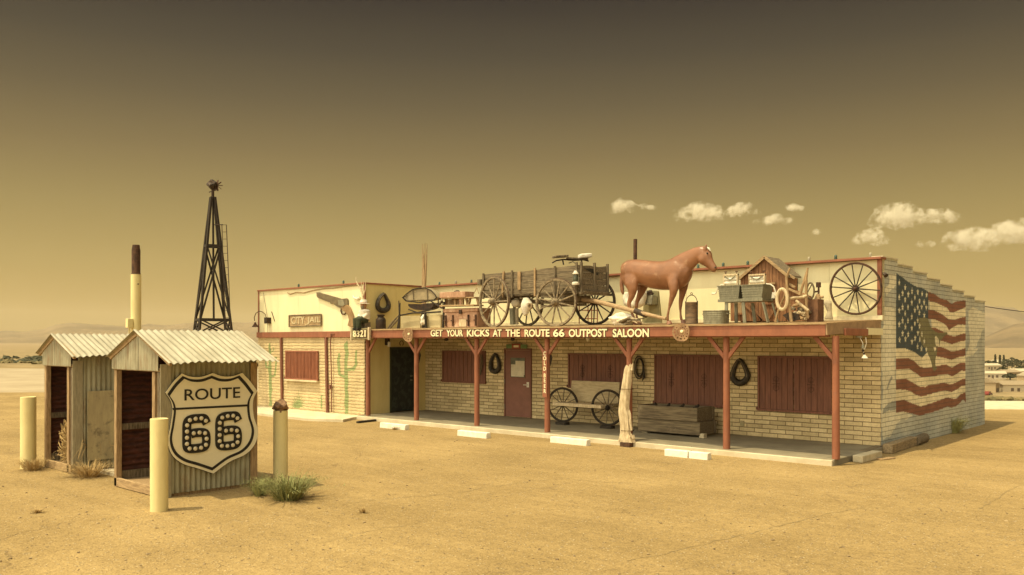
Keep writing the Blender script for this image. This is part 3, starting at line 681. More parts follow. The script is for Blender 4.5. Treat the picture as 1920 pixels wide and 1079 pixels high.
MB().mm(dx1-.13, dx1-.04, VW-.034, VW-.0252, hz-.07, hz+.08).tube([(dx1-.08, VW-.03, hz), (dx1-.08, VW-.075, hz), (dx1-.22, VW-.075, hz)], .012, 6).build('handle', white, door)
for zz in (.3, 1.05, 1.8): MB().tube([(dx0-.004, VW-.045, zz-.07), (dx0-.004, VW-.045, zz+.07)], .012, 6).build('hinge', galv, door)
# screen door in the wing's side
sd = MB().mm(UL, UL+.022, 17.61, 18.52, .03, 2.0).build('side_door', dark_void, saloon)
MB().mm(UL-.001, UL+.035, 17.555, 17.61, 0, 2.06).mm(UL-.001, UL+.035, 18.52, 18.575, 0, 2.06).mm(UL-.001, UL+.035, 17.61, 18.52, 2.0, 2.06).build('side_door_frame', M('dark_green_trim', (.05, .055, .03), rough=.7), saloon)
for zz in (1.13, 1.0): MB().box((UL+.03, 18.42, zz), (.02, .07, .05)).tube([(UL+.03, 18.43, zz), (UL+.08, 18.42, zz), (UL+.08, 18.33, zz)], .012, 6).build('handle', galv, sd)
# painted sign above the front door
sx0, sx1 = rectY('f', 415, 1010, 612, 1010, VW-.03); sz0 = Q('f', 415, 1045, Y=VW).z; sz1 = Q('f', 415, 1008, Y=VW).z
sg = thing('door_sign', 'small green and red sign hung above the brown door', 'sign', ((sx0+sx1)/2, VW-.05, sz0))
MB().mm(sx0, sx1, VW-.07, VW-.045, sz0, sz1).build('board', green_p, sg, bevel=.006)
xm = (sx0+sx1)/2
MB().mm(xm-.17, xm+.17, VW-.078, VW-.071, sz0-.01, sz1+.02).build('panel', M('sign_red', (.4, .1, .06)), sg)
MB().mm(xm-.1, xm+.1, VW-.083, VW-.079, sz0+.03, sz1-.02).build('panel', letter, sg)

# ------------------------------------------------------------------ porch
def zd(y): return 2.60+(y-16.3)*.04
pxs = [690, 781, 894, 1026, 1180, 1362, 1567]
pu = [P(x, HOR, Y=VP_).x for x in pxs]
BX0 = UL+.02; BXR = UR; BY = 16.17
MB().mm(BX0, BXR, BY, BY+.05, 2.35, 2.575).build('porch_beam', red_paint, saloon, bevel=.006)
MB().mm(BX0, BXR, BY+.09, BY+.23, 2.33, 2.50).build('porch_girder', red_paint, saloon)
# deck boards, its edge and end
mb = MB(); n = int((BXR-BX0)/.3)
yy = BY-.03
while yy < VW-.03:
    e = min(yy+.16, VW-.03); mb.box(((BX0+BXR)/2, (yy+e)/2, zd((yy+e)/2)-.015), (BXR-BX0+.06, e-yy-.006, .03)); yy = e
mb.build('porch_deck', wood_tanx, saloon)
mb = MB()
x = BX0+.3
while x < BXR-.1: mb.beam((x, BY+.25, zd(16.4)-.12), (x, VW-.02, zd(19)-.12), .05, .14); x += .61
mb.build('rafters', red_paint, saloon)
MB().beam((BXR+.02, BY+.0, zd(16.2)-.13), (BXR+.02, VW-.1, zd(19)-.13), .03, .2).build('end_fascia', M('brown_fascia', (.4, .27, .16), rough=.8), saloon)
MB().mm(BXR+.037, BXR+.08, 16.95, 18.12, 2.36, 2.50).build('end_block', red_paint, saloon, bevel=.005)
MB().mm(BXR+.037, BXR+.06, 18.13, VW-.05, 2.38, 2.52).build('end_panel', cream, saloon)
posts = []
for i, x in enumerate(pu):
    mb = MB(); y = VP_; lean = random.uniform(-.01, .01)
    mb.tube([(x+lean, y, -.0 if i else -.1), (x+lean*.5, y, 1.2), (x, y, 2.35)], [.074, .07, .066], 12)
    p = mb.build('porch_post', red_paint, saloon); posts.append(p)
    for s in (-1, 1):
        if (i == 0 and s < 0) or (i == 6 and s > 0): continue
        MB().beam((x+s*.03, y, 1.90), (x+s*.42, y-.02, 2.36), .05, .08).build('brace', red_paint, p, bevel=.004)
# walkway
walk_m = M('porch_concrete', (.27, .235, .165), (.21, .18, .125), 1.5, rough=.9, bump=.002, spot=((.15, .12, .08), 1.5, .6, .75))
mb = MB()
x = UL+.0
while x < UR+.1: e = min(x+2.9, UR+.12); mb.mm(x, e-.01, 16.30, VW-.001, -.4, 0); x = e
tag(mb.build('walkway', walk_m, bevel=.012), kind='structure')
tag(MB().mm(UL+.05, UR+.1, 16.22, 16.297, -.4, -.012).build('kerb', conc_pale, bevel=.012), kind='structure')
mb = MB(); mb.prism([(WL-3, 15.15, -.4), (UL-.6, 14.9, -.4), (UL+.5, 15.4, -.4), (UL+.05, 16.17, -.4), (UL-.01, WV, -.4), (WL-3, WV, -.4)], (0, 0, .36)); tag(mb.build('pavement', conc_pale, bevel=.01), kind='structure')

# lettering on beam
L = saloon
def beam_text(body, x0, x1, yc, h, Y, mat, par, name='lettering', off=.006, ext=.006, outline=0):
    a = P(x0, yc, Y=Y); b_ = P(x1, yc, Y=Y); w = b_.x-a.x
    t0 = MB(); t0.text(body, 1, Vector((0, 0, 0)), Matrix.Identity(3), 0); xsx = [v.co.x for v in t0.b.verts]; ys = [v.co.y for v in t0.b.verts]; t0.b.free()
    size = h/(max(ys)-min(ys)); sx = w/((max(xsx)-min(xsx))*size)
    if outline: MB().text(body, size, Vector(((a.x+b_.x)/2, Y-.002, (a.z+b_.z)/2-.004)), rot_face_front(), .002, outline, sx=sx).build('lettering_outline', M('dark_letter_edge', (.10, .05, .03)), par, smooth=False)
    mb = MB(); mb.text(body, size, Vector(((a.x+b_.x)/2, Y-ext, (a.z+b_.z)/2)), rot_face_front(), ext, off, sx=sx)
    return mb.build(name, mat, par, smooth=False)
beam = [o for o in saloon.children if o.name == 'porch_beam'][0]
for w_, a, b_ in (('GET', 808, 830), ('YOUR', 838, 868), ('KICKS', 876, 917), ('AT', 925, 941), ('THE', 949, 975), ('ROUTE', 984, 1030), ('66', 1038, 1058), ('OUTPOST', 1067, 1138), ('SALOON', 1150, 1217)):
    beam_text(w_, a, b_, 625.5, .175, BY-.002, letter, beam, off=.006, outline=.022)
# number sign
ns = thing('number_sign', 'wooden 8321 house number board at the corner of the wing', 'sign', P(676, 626, Y=16.1))
a = P(659, 616, Y=16.08); b_ = P(693, 637, Y=16.08)
MB().mm(a.x, b_.x, 16.06, 16.11, b_.z, a.z).build('board', M('olive_board', (.30, .25, .13), (.22, .18, .09), 6), ns, bevel=.01)
MB().mm(b_.x-.05, b_.x+.02, 16.045, 16.12, b_.z-.02, a.z+.02).mm(a.x-.02, a.x+.04, 16.045, 16.12, b_.z-.02, a.z+.02).build('end_cap', wood_pale, ns, bevel=.008)
beam_text('8321', 664, 687, 626.5, .19, 16.05, letter, ns, off=.008, ext=.01, outline=.03)
# CITY JAIL
cj = thing('jail_sign', 'brown wooden city jail sign on the cream wing wall', 'sign', Q('d', 363, 395, Y=WV-.03))
c = [Q('d', *p, Y=WV-.024) for p in ((258, 320), (466, 312), (466, 385), (258, 394))]
MB().prism(c, (0, -.035, 0)).build('board', wood_tanx, cj, bevel=.004)
mb = MB()
for i in range(4): mb.beam(c[i]+Vector((0, -.045, 0)), c[(i+1) % 4]+Vector((0, -.045, 0)), .03, .03)
mb.build('border', wood_greyx, cj)
beam_text('CITY', 470+266/3.479, 470+352/3.479, 500+354/3.479, .24, WV-.062, M('tan_letter', (.62, .52, .33)), cj, off=.004)
beam_text('JAIL', 470+372/3.479, 470+458/3.479, 500+349/3.479, .24, WV-.062, M('tan_letter', (.62, .52, .33)), cj, off=.004)
MB().blob(Q('d', 362, 382, Y=WV-.065), .025, 0, 2).build('dot', M('tan_letter', (.62, .52, .33)), cj)
# revolver sign
gun = thing('revolver_sign', 'big flat revolver cut-out fixed slanting on the cream wing wall', 'sign', Q('d', 560, 300, Y=WV-.03))
GP = lambda pts, Y=WV-.03: [Q('d', *p, Y=Y) for p in pts]
MB().prism(GP([(436, 170), (450, 168), (470, 175), (560, 200), (600, 212), (632, 208), (638, 215), (640, 240), (636, 290), (600, 275), (570, 262), (545, 242), (530, 245), (524, 235), (445, 205), (438, 195)]), (0, -.05, 0)).build('barrel', M('gun_metal_paint', (.20, .155, .09), (.13, .10, .06), 5), gun, bevel=.006)
MB().prism(GP([(572, 218), (604, 218), (616, 250), (604, 262), (574, 252)], WV-.081), (0, -.02, 0)).build('cylinder', M('steel_grey_paint', (.28, .25, .17), (.2, .18, .12), 6), gun, bevel=.006)
MB().prism(GP([(600, 262), (638, 250), (655, 270), (672, 310), (682, 350), (680, 390), (662, 398), (640, 385), (650, 350), (642, 318), (625, 298), (602, 285)]), (0, -.055, 0)).build('grip', M('gun_grip_wood', (.33, .21, .1), (.24, .15, .07), 6), gun, bevel=.008)
MB().tube([Q('d', *p, Y=WV-.055) for p in ((594, 270), (588, 290), (596, 310), (612, 312), (622, 298))], .022, 6).build('trigger_guard', iron_rust, gun)
MB().tube([Q('d', *p, Y=WV-.055) for p in ((455, 175), (440, 172), (430, 178))], .012, 5).build('sight', iron, gun)

# verticals and conduit on wing
for x in (285, 790):
    a = Q('o', x, 75, Y=WV-.06); b_ = Q('o', x+12, 900, Y=WV-.06); mb = MB(); mb.beam((a.x, WV-.07, 2.37), (b_.x+(0 if x < 400 else .02), WV-.07, -.04), .09, .07); mb.build('batten', red_shutter, saloon, bevel=.005)
mb = MB(); cx = Q('o', 850, 100, Y=WV-.09).x
mb.tube([Q('o', 878, 40, Y=WV-.12), Q('o', 843, 35, Y=WV-.12), (cx-.02, WV-.12, 2.2), (cx, WV-.1, 1.2), (cx+.01, WV-.1, 0)], .018, 6)
mb.mm(cx-.1, cx-.03, WV-.13, WV-.06, .72, .86).build('conduit', red_shutter, saloon)

# gooseneck lamp on wing corner
gl_ = thing('gooseneck_lamp', 'rusty gooseneck lamp on the far left corner of the saloon', 'lamp', P(497, 602, Y=16.5))
C3 = lambda x, y, Y=16.45: Q('c', x, y, Y=Y)
MB().tube([C3(945, 940), C3(935, 910), C3(915, 893), C3(895, 890), C3(875, 905), C3(866, 930), C3(868, 952)], .014, 6).build('arm', iron_rust, gl_)
q = C3(872, 990); MB().lathe(q, [(.12, 0), (.11, .02), (.05, .1), (.03, .16), (.0, .17)], 14).build('lamp_shade', iron_rust, gl_)
MB().mm(C3(940, 930).x-.04, C3(950, 930).x+.02, 16.4, 16.6, C3(940, 968).z, C3(940, 930).z).build('mount', iron, gl_)

# ------------------------------------------------------------------ wheels
def wheel(mbs, c, r, n, ax=Vector((0, 1, 0)), rim=.035, hub=.09, hl=.14, sp_r=.016, tw=.035, wood=wood_greyx, spoke_m=None, parent=None, root_mesh=True, name='wheel', off=0):
    """wheel standing with its axle along ax; rim mesh is the part, hub and spokes its sub-parts"""
    ax = ax.normalized(); c = Vector(c); zz = Vector((0, 0, 1)); zz = (zz-ax*zz.dot(ax)).normalized(); xx = zz.cross(ax)
    seg = 40; mb = MB(); rows = []
    for i in range(seg):
        a = 2*math.pi*i/seg; d = xx*math.cos(a)+zz*math.sin(a)
        rows.append([mb.b.verts.new(c+d*rr+ax*w) for rr, w in ((r, -tw), (r, tw), (r-rim*1.5, tw*.8), (r-rim*1.5, -tw*.8))])
    for i in range(seg):
        a, b_ = rows[i], rows[(i+1) % seg]
        for j in range(4): mb.face([a[j], a[(j+1) % 4], b_[(j+1) % 4], b_[j]])
    rimo = mb.build(name, wood, parent)
    mb = MB(); mb.tube([c+(xx*math.cos(2*math.pi*i/seg)+zz*math.sin(2*math.pi*i/seg))*(r+.004) for i in range(seg)], .012, 4, closed=True); mb.build('tyre', iron_rust, rimo)
    mb = MB(); mb.tube([c-ax*hl, c-ax*hl*.95, c-ax*hl*.4, c+ax*hl*.4, c+ax*hl*.9], [hub*.45, hub*.62, hub, hub, hub*.6], 14); mb.build('hub', wood, rimo)
    for i in range(n):
        a = 2*math.pi*(i+off)/n; d = xx*math.cos(a)+zz*math.sin(a)
        MB().tube([c+d*hub*.8, c+d*(r*.5), c+d*(r-rim)], [sp_r*1.25, sp_r, sp_r*.9], 6).build('spoke', spoke_m or wood, rimo)
    return rimo

# ------------------------------------------------------------------ farm wagon on the porch roof
wagon = thing('farm_wagon', 'long weathered plank wagon with four spoked wheels on the porch roof', 'wagon', (-15.2, 17.6, zd(17.6)))
wm = wood_greyx
yaw = Matrix.Rotation(R(-4), 3, 'Z'); wa = yaw @ Vector((0, 1, 0))
RWY = 16.98; rc = P(926.5, 566.8, Y=RWY); r1 = .685
ax1 = Matrix.Rotation(R(-11), 3, 'Z') @ Vector((0, 1, 0)); ax2 = Matrix.Rotation(R(8), 3, 'Z') @ Vector((0, 1, 0))
rc.z = zd(RWY)+r1
wheel(None, rc, r1, 12, ax1, parent=wagon, hub=.1, hl=.17, sp_r=.02, wood=wheel_wood)
rc2 = P(990, 566, Y=18.3); rc2.z = zd(18.3)+r1; wheel(None, rc2, r1, 12, ax1, parent=wagon, hub=.1, sp_r=.02, off=.3)
fc = P(1042.5, 569, Y=16.85); r2 = .60; fc.z = zd(16.85)+r2
wheel(None, fc, r2, 12, ax2, parent=wagon, hub=.09, hl=.17, sp_r=.02, off=.4, wood=wheel_wood)
fc2 = P(1115, 570, Y=18.1); fc2.z = zd(18.1)+r2; wheel(None, fc2, r2, 12, ax2, parent=wagon, hub=.09, sp_r=.018, off=.1, wood=wood_dark)
MB().tube([rc, rc2], .04, 8).build('axle', wood_grey, wagon); MB().tube([fc, fc2], .04, 8).build('axle', wood_grey, wagon); MB().beam(fc.lerp(fc2, .15)+Vector((0, 0, .1)), fc.lerp(fc2, .85)+Vector((0, 0, .1)), .14, .14).build('axle_block', wood_grey, wagon)
MB().beam(rc.lerp(rc2, .5), fc.lerp(fc2, .5), .09, .1).build('reach', wood_grey, wagon)
# box: four corners (near-left, near-right, far-right, far-left)
NL = Q('f', 180, 330, Y=17.3); NR = Q('f', 1110, 235, Y=17.12); FR = NR+Vector((.08, .98, .02)); FL = NL+Vector((.02, 1.0, 0))
zb0 = 3.50; 
def wall_planks(p, q, z0, z1p, z1q, n, thick_, name, par, mat=wm, sag=0):
    """side of the wagon box: n planks one over the other, slightly uneven"""
    mb = MB(); d = (q-p); d.z = 0
    for k in range(n):
        a0, a1 = k/n, (k+1)/n
        pa = Vector((p.x, p.y, 0)); qa = Vector((q.x, q.y, 0)); nn = d.normalized().cross(Vector((0, 0, 1)))*random.uniform(-.008, .016)
        s = 6; prev = None
        for i in range(s+1):
            t_ = i/s; b0 = pa.lerp(qa, t_)+nn; zt = z1p+(z1q-z1p)*t_+sag*math.sin(math.pi*t_)
            lo = z0+(zt-z0)*a0+.010; hi = z0+(zt-z0)*a1-.006+random.uniform(-.004, .004)
            if k == n-1: hi += random.uniform(-.012, .012)
            o_ = d.normalized().cross(Vector((0, 0, 1)))*thick_/2
            ring = [mb.b.verts.new(b0+o_+Vector((0, 0, lo))), mb.b.verts.new(b0-o_+Vector((0, 0, lo))), mb.b.verts.new(b0-o_+Vector((0, 0, hi))), mb.b.verts.new(b0+o_+Vector((0, 0, hi)))]
            if prev:
                for j in range(4): mb.face([prev[j], prev[(j+1) % 4], ring[(j+1) % 4], ring[j]])
            else: mb.face(ring[::-1])
            prev = ring
        mb.face(prev)
    return mb.build(name, mat, par)
zl, zr = NL.z, NR.z
wall_planks(NL, NR, zb0, zl, zr, 4, .04, 'side_board', wagon, sag=-.03)
wall_planks(FL, FR, zb0, zl, zr, 4, .04, 'side_board', wagon, sag=-.03)
wall_planks(NR+Vector((.03, .03, 0)), FR+Vector((.03, -.03, 0)), zb0, zr-.03, zr-.02, 4, .04, 'end_board', wagon)
wall_planks(NL, FL, zb0, zl-.02, zl-.02, 4, .04, 'end_board', wagon)
fl = MB()
for k in range(6):
    a = k/6+.01; b2 = (k+1)/6-.01
    fl.beam(NL.lerp(FL, (a+b2)/2).xy.to_3d()+Vector((-.05, 0, zb0-.02)), NR.lerp(FR, (a+b2)/2).xy.to_3d()+Vector((.15, 0, zb0-.02)), .155, .035)
fl.build('floor', wm, wagon)
for t_, tilt in ((.02, 0), (.25, .06), (.34, .0), (.58, 0), (.78, -.0), (.985, .0)):
    p = NL.lerp(NR, t_); MB().beam((p.x-tilt, p.y-.045, zb0-.08), (p.x, p.y-.045, zl+(zr-zl)*t_+(.05 if t_ > .9 else .01)), .055, .035).build('stake', wood_tan if t_ in (.25, .58) else wood_grey, wagon)
p = NL.lerp(NR, .42); MB().mm(p.x-.05, p.x+.05, p.y-.07, p.y-.04, zl-.5, zl-.02).build('patch_board', wood_tan, wagon)
for t_ in (.0, .5, 1.0):
    p = NR.lerp(FR, t_); MB().beam((p.x+.075, p.y, zb0-.05), (p.x+.06, p.y, zr+.06), .06, .05).build('stake', wood_grey, wagon)
MB().prism([(NR.x+.085, NR.y+.08, zr-.1), (NR.x+.085, FR.y-.1, zr-.1), (NR.x+.085, FR.y-.12, zr-.3), (NR.x+.085, NR.y+.4, zr-.2)], (.012, 0, 0)).build('end_gap_shade', black_paint, wagon)  # black sheet standing in for the shade inside a gap
MB().beam((NR.x+.1, NR.y-.1, zb0-.06), (FR.x+.1, FR.y+.12, zb0-.06), .08, .06).build('cross_beam', wood_grey, wagon)
MB().beam((NL.x-.05, NL.y-.1, zl-.22), (FL.x-.05, FL.y+.1, zl-.22), .12, .14).build('cross_beam', wood_grey, wagon)
# bench seat on spring
s0 = Q('f', 870, 160, Y=17.15); s1 = Q('f', 1215, 155, Y=18.0)
MB().beam(Q('f', 865, 165, Y=17.2), Q('f', 990, 158, Y=17.5), .3, .05).build('seat_board', wood_grey, wagon, bevel=.01)
MB().beam(Q('f', 990, 178, Y=17.5), Q('f', 1190, 188, Y=17.95), .16, .05).build('seat_board', wood_grey, wagon, bevel=.01)
MB().beam(Q('f', 1110, 160, Y=17.75), Q('f', 1220, 152, Y=18.0), .3, .11).build('seat_cushion', plaster, wagon, bevel=.03)
MB().tube([Q('f', 850, 222, Y=17.15), Q('f', 890, 200, Y=17.25), Q('f', 960, 190, Y=17.45), Q('f', 1060, 198, Y=17.7), Q('f', 1150, 192, Y=17.85), Q('f', 1200, 205, Y=18)], .018, 6).build('leaf_spring', iron, wagon)
MB().tube([Q('f', 1010, 225, Y=17.5), Q('f', 1050, 210, Y=17.5), Q('f', 1080, 235, Y=17.5)], .012, 5).tube([Q('f', 950, 190, Y=17.4), Q('f', 960, 240, Y=17.4)], .02, 5).tube([Q('f', 1130, 190, Y=17.8), Q('f', 1140, 235, Y=17.8)], .02, 5).build('seat_bracket', iron, wagon)
# bolster and braces, tongue
MB().beam(fc.lerp(fc2, .12)+Vector((0, 0, .28)), fc.lerp(fc2, .9)+Vector((0, 0, .28)), .16, .16).build('bolster', wood_grey, wagon, bevel=.01)
MB().beam(rc.lerp(rc2, .12)+Vector((0, 0, .12)), rc.lerp(rc2, .88)+Vector((0, 0, .12)), .16, .16).build('bolster', wood_grey, wagon, bevel=.01)
MB().beam(Q('f', 740, 545, Y=17.1), Q('f', 1090, 560, Y=17.6), .05, .06).beam(Q('f', 740, 640, Y=17.3), Q('f', 1180, 625, Y=17.8), .06, .06).beam(Q('f', 540, 560, Y=17.3), Q('f', 760, 600, Y=17.5), .05, .05).build('hounds', wood_grey, wagon)
MB().tube([Q('g', -130, 640, Y=17.7), Q('g', 20, 660, Y=17.5), Q('g', 200, 705, Y=17.15), Q('g', 430, 765, Y=16.75), Q('g', 680, 825, Y=16.45)], [.055, .06, .055, .05, .035], 10).build('tongue', M('pole_wood', (.44, .31, .18), (.28, .19, .11), 5, (1, 6, 6)), wagon)
MB().tube([Q('g', 400, 752, Y=16.78), Q('g', 500, 790, Y=16.7)], .068, 10).build('tongue_sleeve', iron, wagon)
# lantern hung on the wagon side
ln_ = thing('hanging_lantern', 'pale railroad lantern hanging on the plank side of the wagon', 'lantern', Q('f', 1073, 435, Y=17.0))
b0 = Q('f', 1075, 435, Y=17.0); t0 = Q('f', 1075, 290, Y=17.0); h = t0.z-b0.z
MB().lathe(b0, [(.09, 0), (.095, .02), (.095, h*.14), (.06, h*.2)], 14).build('tank', plaster, ln_)
MB().lathe(b0+Vector((0, 0, h*.2)), [(.05, 0), (.06, h*.15), (.055, h*.45), (.04, h*.5)], 12).build('globe', glass_d, ln_)
MB().lathe(b0+Vector((0, 0, h*.7)), [(.06, 0), (.085, .02), (.05, h*.12), (.055, h*.14), (.03, h*.25)], 14).build('cap', plaster, ln_)
MB().tube([b0+Vector((-.09, 0, h*.1)), b0+Vector((-.095, 0, h*.8))], .01, 5).tube([b0+Vector((.09, 0, h*.1)), b0+Vector((.095, 0, h*.8))], .01, 5).tube([b0+Vector((-.06, 0, h*.9)), b0+Vector((0, 0, h*1.12)), b0+Vector((.06, 0, h*.9))], .006, 5).build('guard', galv, ln_)

# under the wagon
jug = thing('ceramic_jug', 'pale pot on a grey pipe stand beneath the wagon', 'pot', Q('f', 490, 815, Y=17.6))
MB().lathe(Q('f', 505, 650, Y=17.6), [(.06, 0), (.12, .04), (.15, .12), (.13, .19), (.06, .22), (.05, .25)], 16).build('bowl', plaster, jug)
MB().tube([Q('f', 470, 815, Y=17.5), Q('f', 462, 660, Y=17.5)], .075, 10).build('stand', galv, jug); MB().tube([Q('f', 505, 815, Y=17.6), Q('f', 505, 660, Y=17.6)], .06, 10).build('stand', conc, jug)
skull = thing('cow_skull', 'white cow skull hanging under the wagon box between the wheels', 'skull', Q('f', 610, 650, Y=17.2))
MB().loft([(Q('f', 600, 560, Y=17.2), .05, .1), (Q('f', 605, 610, Y=17.2), .15, .15), (Q('f', 600, 650, Y=17.2), .16, .14), (Q('f', 590, 700, Y=17.2), .09, .09), (Q('f', 600, 722, Y=17.2), .07, .06)], 12).build('cranium', plaster, skull)
MB().lathe(Q('f', 648, 638, Y=17.05), [(.075, 0), (.075, .06), (.05, .06), (.05, .02)], 12, 'y').build('eye_socket', M('bone_shadow', (.3, .22, .13)), skull)
MB().tube([Q('f', 600, 560, Y=17.2), Q('f', 640, 520, Y=17.2)], .01, 5).build('hanger', iron, skull)
rk = thing('iron_rack', 'thin rusty red rack standing behind the front wagon wheel', 'rack', Q('f', 1200, 800, Y=18.75))
mb = MB()
for x in (1110, 1195, 1230, 1285): mb.tube([Q('f', x, 810, Y=18.7), Q('f', x, 590, Y=18.7)], .016, 5)
for y in (610, 680, 760): mb.tube([Q('f', 1110, y, Y=18.7), Q('f', 1285, y, Y=18.7)], .014, 5)
mb.build('frame', red_paint, rk)

# ------------------------------------------------------------------ horse
GG = lambda x, y, Y=17.2: Q('g', x, y, Y=Y)
hb = MB()
pts = [(282, 400, 35, .06), (300, 395, 85, .17), (340, 385, 105, .235), (400, 390, 115, .27), (470, 400, 118, .275), (560, 420, 128, .29), (650, 428, 132, .29), (720, 420, 140, .27), (790, 412, 146, .245), (845, 425, 128, .215), (880, 445, 92, .15), (898, 455, 40, .07)]
k = GG(600, 400).z-GG(600, 401).z
hb.loft([(GG(x, y), a*k, w) for x, y, a, w in pts], 24, Vector((0, 1, 0)))
hb.loft([(GG(760, 390), 125*k, .17), (GG(815, 345), 112*k, .17), (GG(865, 305), 100*k, .14), (GG(915, 268), 84*k, .115), (GG(965, 236), 72*k, .1), (GG(1010, 218), 62*k, .095), (GG(1040, 214), 46*k, .07)], 20)
hb.loft([(GG(1020, 178), 14*k, .04), (GG(1030, 218), 64*k, .095), (GG(1042, 258), 70*k, .105), (GG(1066, 300), 54*k, .085), (GG(1094, 332), 41*k, .066), (GG(1116, 358), 37*k, .06), (GG(1129, 374), 31*k, .055), (GG(1139, 386), 14*k, .03)], 18)
hb.loft([(GG(1003, 270), 20*k, .06), (GG(1015, 300), 30*k, .07), (GG(1050, 330), 18*k, .05)], 12)
N_, Fz = 16.98, 17.42
def leg(pts, Y):
    Z0 = zd(Y)
    st = []
    for x, y, a, w in pts:
        q = GG(x, y, Y); st.append([q, a*k, w])
    hb.loft([tuple(s_) for s_ in st], 14)
leg([(352, 395, 40, .02), (352, 430, 78, .06), (362, 500, 74, .095), (375, 560, 52, .085), (365, 620, 32, .062), (343, 668, 24, .042), (338, 692, 24, .04), (348, 725, 17, .03), (368, 775, 15, .028), (382, 810, 18, .034), (392, 826, 15, .032)], N_)
leg([(470, 450, 70, .12), (465, 520, 62, .11), (452, 580, 38, .085), (430, 630, 26, .055), (412, 672, 22, .04), (410, 700, 21, .038), (408, 750, 14, .027), (410, 800, 14, .027), (418, 838, 18, .033)], Fz)
leg([(735, 395, 30, .02), (738, 440, 52, .05), (747, 505, 56, .08), (752, 560, 44, .08), (742, 610, 32, .065), (728, 655, 25, .045), (722, 682, 22, .042), (708, 730, 14, .028), (698, 785, 14, .027), (693, 825, 17, .033), (700, 846, 15, .03)], N_)
leg([(840, 480, 60, .1), (838, 550, 42, .08), (828, 610, 30, .06), (816, 660, 24, .043), (814, 690, 21, .04), (812, 745, 14, .028), (814, 790, 14, .026), (820, 825, 17, .032), (828, 842, 15, .03)], Fz)
hb.loft([(GG(292, 370), 12*k, .03), (GG(275, 430), 20*k, .045), (GG(272, 500), 22*k, .05), (GG(278, 560), 22*k, .045), (GG(287, 605), 12*k, .025)], 12)   # tail
hb.loft([(GG(775, 262), 10*k, .03), (GG(860, 216), 10*k, .028), (GG(950, 180), 10*k, .025), (GG(1035, 160), 10*k, .02)], 8)   # mane ridge
for x, y, r, Y in ((338, 450, 80, 17.08), (735, 455, 78, 17.08), (1012, 272, 40, 17.14)):      # haunch, shoulder, jaw
    q = GG(x, y, Y); hb.blob(q, r*k, .05, 3, (1, .55, 1.1), x)
for Y, x in ((17.13, 1046), (17.27, 1052)):
    hb.loft([(GG(x-8, 195, Y), 16*k, .028), (GG(x-2, 165, Y), 17*k, .022), (GG(x+4, 135, Y), 6*k, .01)], 8)
horse = thing('horse_statue', 'glossy sorrel brown life-size horse statue standing on the porch roof', 'statue', (GG(600, 860).x, 17.2, zd(17.2)))
hm = hb.build('body', horse_m, horse, mods=[('REMESH', dict(mode='VOXEL', voxel_size=.016)), ('SMOOTH', dict(factor=.6, iterations=16))], ang=180)
for x, y, Y in ((400, 833, N_), (428, 846, Fz), (706, 862, N_), (838, 850, Fz)):
    q = GG(x, y, Y); z0 = zd(Y)
    MB().tube([(q.x+.02, q.y, z0), (q.x-.005, q.y, max(q.z+.04, z0+.07))], [.072, .048], 12).build('hoof', M('hoof_paint', (.3, .15, .1), (.24, .12, .08), 8, rough=.4), horse)
MB().tube([GG(1060, 168, 17.17), GG(1078, 180, 17.14), GG(1088, 200, 17.14)], [.012, .02, .008], 8).build('blaze', plaster, horse)
MB().blob(GG(1060, 222, 17.105), .022, 0, 2).build('eye', black_paint, horse)
MB().blob(GG(1133, 352, 17.155), .018, 0, 2, (1, .6, 1.2)).build('nostril', black_paint, horse)

# ------------------------------------------------------------------ things under and behind the horse
calf = thing('calf_figure', 'white calf figure standing half hidden behind the horse legs', 'statue', GG(430, 740, 18.3))
mb = MB(); mb.loft([(GG(400, 700, 18.3), .12, .1), (GG(430, 660, 18.3), .2, .14), (GG(455, 600, 18.3), .17, .12), (GG(480, 560, 18.3), .1, .09)], 14)
mb.loft([(GG(320, 580, 18.3), .05, .06), (GG(310, 640, 18.3), .1, .08), (GG(318, 700, 18.3), .07, .06)], 10)
mb.loft([(GG(400, 700, 18.3), .1, .1), (GG(330, 680, 18.3), .1, .1), (GG(310, 640, 18.3), .08, .08)], 10)
mb.build('body', plaster, calf, mods=[('REMESH', dict(mode='VOXEL', voxel_size=.02)), ('SMOOTH', dict(factor=.5, iterations=6))], ang=180)
pb = thing('stove_pipe_box', 'grey metal mailbox-like box mounted on an olive canvas panel behind the horse', 'box', GG(560, 860, 18.5))
MB().prism([GG(485, 560, 18.6), GG(605, 570, 18.6), GG(635, 860, 18.6), GG(460, 862, 18.6)], (0, .06, 0)).build('panel', olive, pb)
MB().mm(GG(485, 650, 18.45).x, GG(575, 650, 18.45).x, 18.35, 18.59, GG(500, 698, 18.45).z, GG(500, 610, 18.45).z).build('box', galv, pb, bevel=.02)
MB().blob(GG(525, 590, 18.4), .11, .4, 2, (1.2, .8, .7), 5).build('lid_clutter', iron, pb)
bag = thing('feed_sack', 'pale slumped feed sack lying under the horse', 'sack', GG(290, 870, 16.9))
MB().blob(GG(280, 835, 17.05), .26, .22, 4, (1.25, .7, .62), 3).build('cloth', plaster, bag)
br_ = thing('driftwood_pile', 'tangle of bleached branches lying beneath the horse belly', 'branches', GG(400, 870, 16.7))
for j in range(9):
    a = GG(random.uniform(230, 330), random.uniform(840, 870), 16.7+.02*j); b_ = GG(random.uniform(400, 500), random.uniform(815, 870), 16.75)
    m_ = (a+b_)/2+Vector((0, 0, random.uniform(.0, .08))); a.z = max(a.z, zd(16.7)+.02); b_.z = max(b_.z, zd(16.7)+.02)
    MB().tube([a, m_, b_], [.03, .025, .01], 6).build('branch', wood_pale if j % 2 else wood_grey, br_)
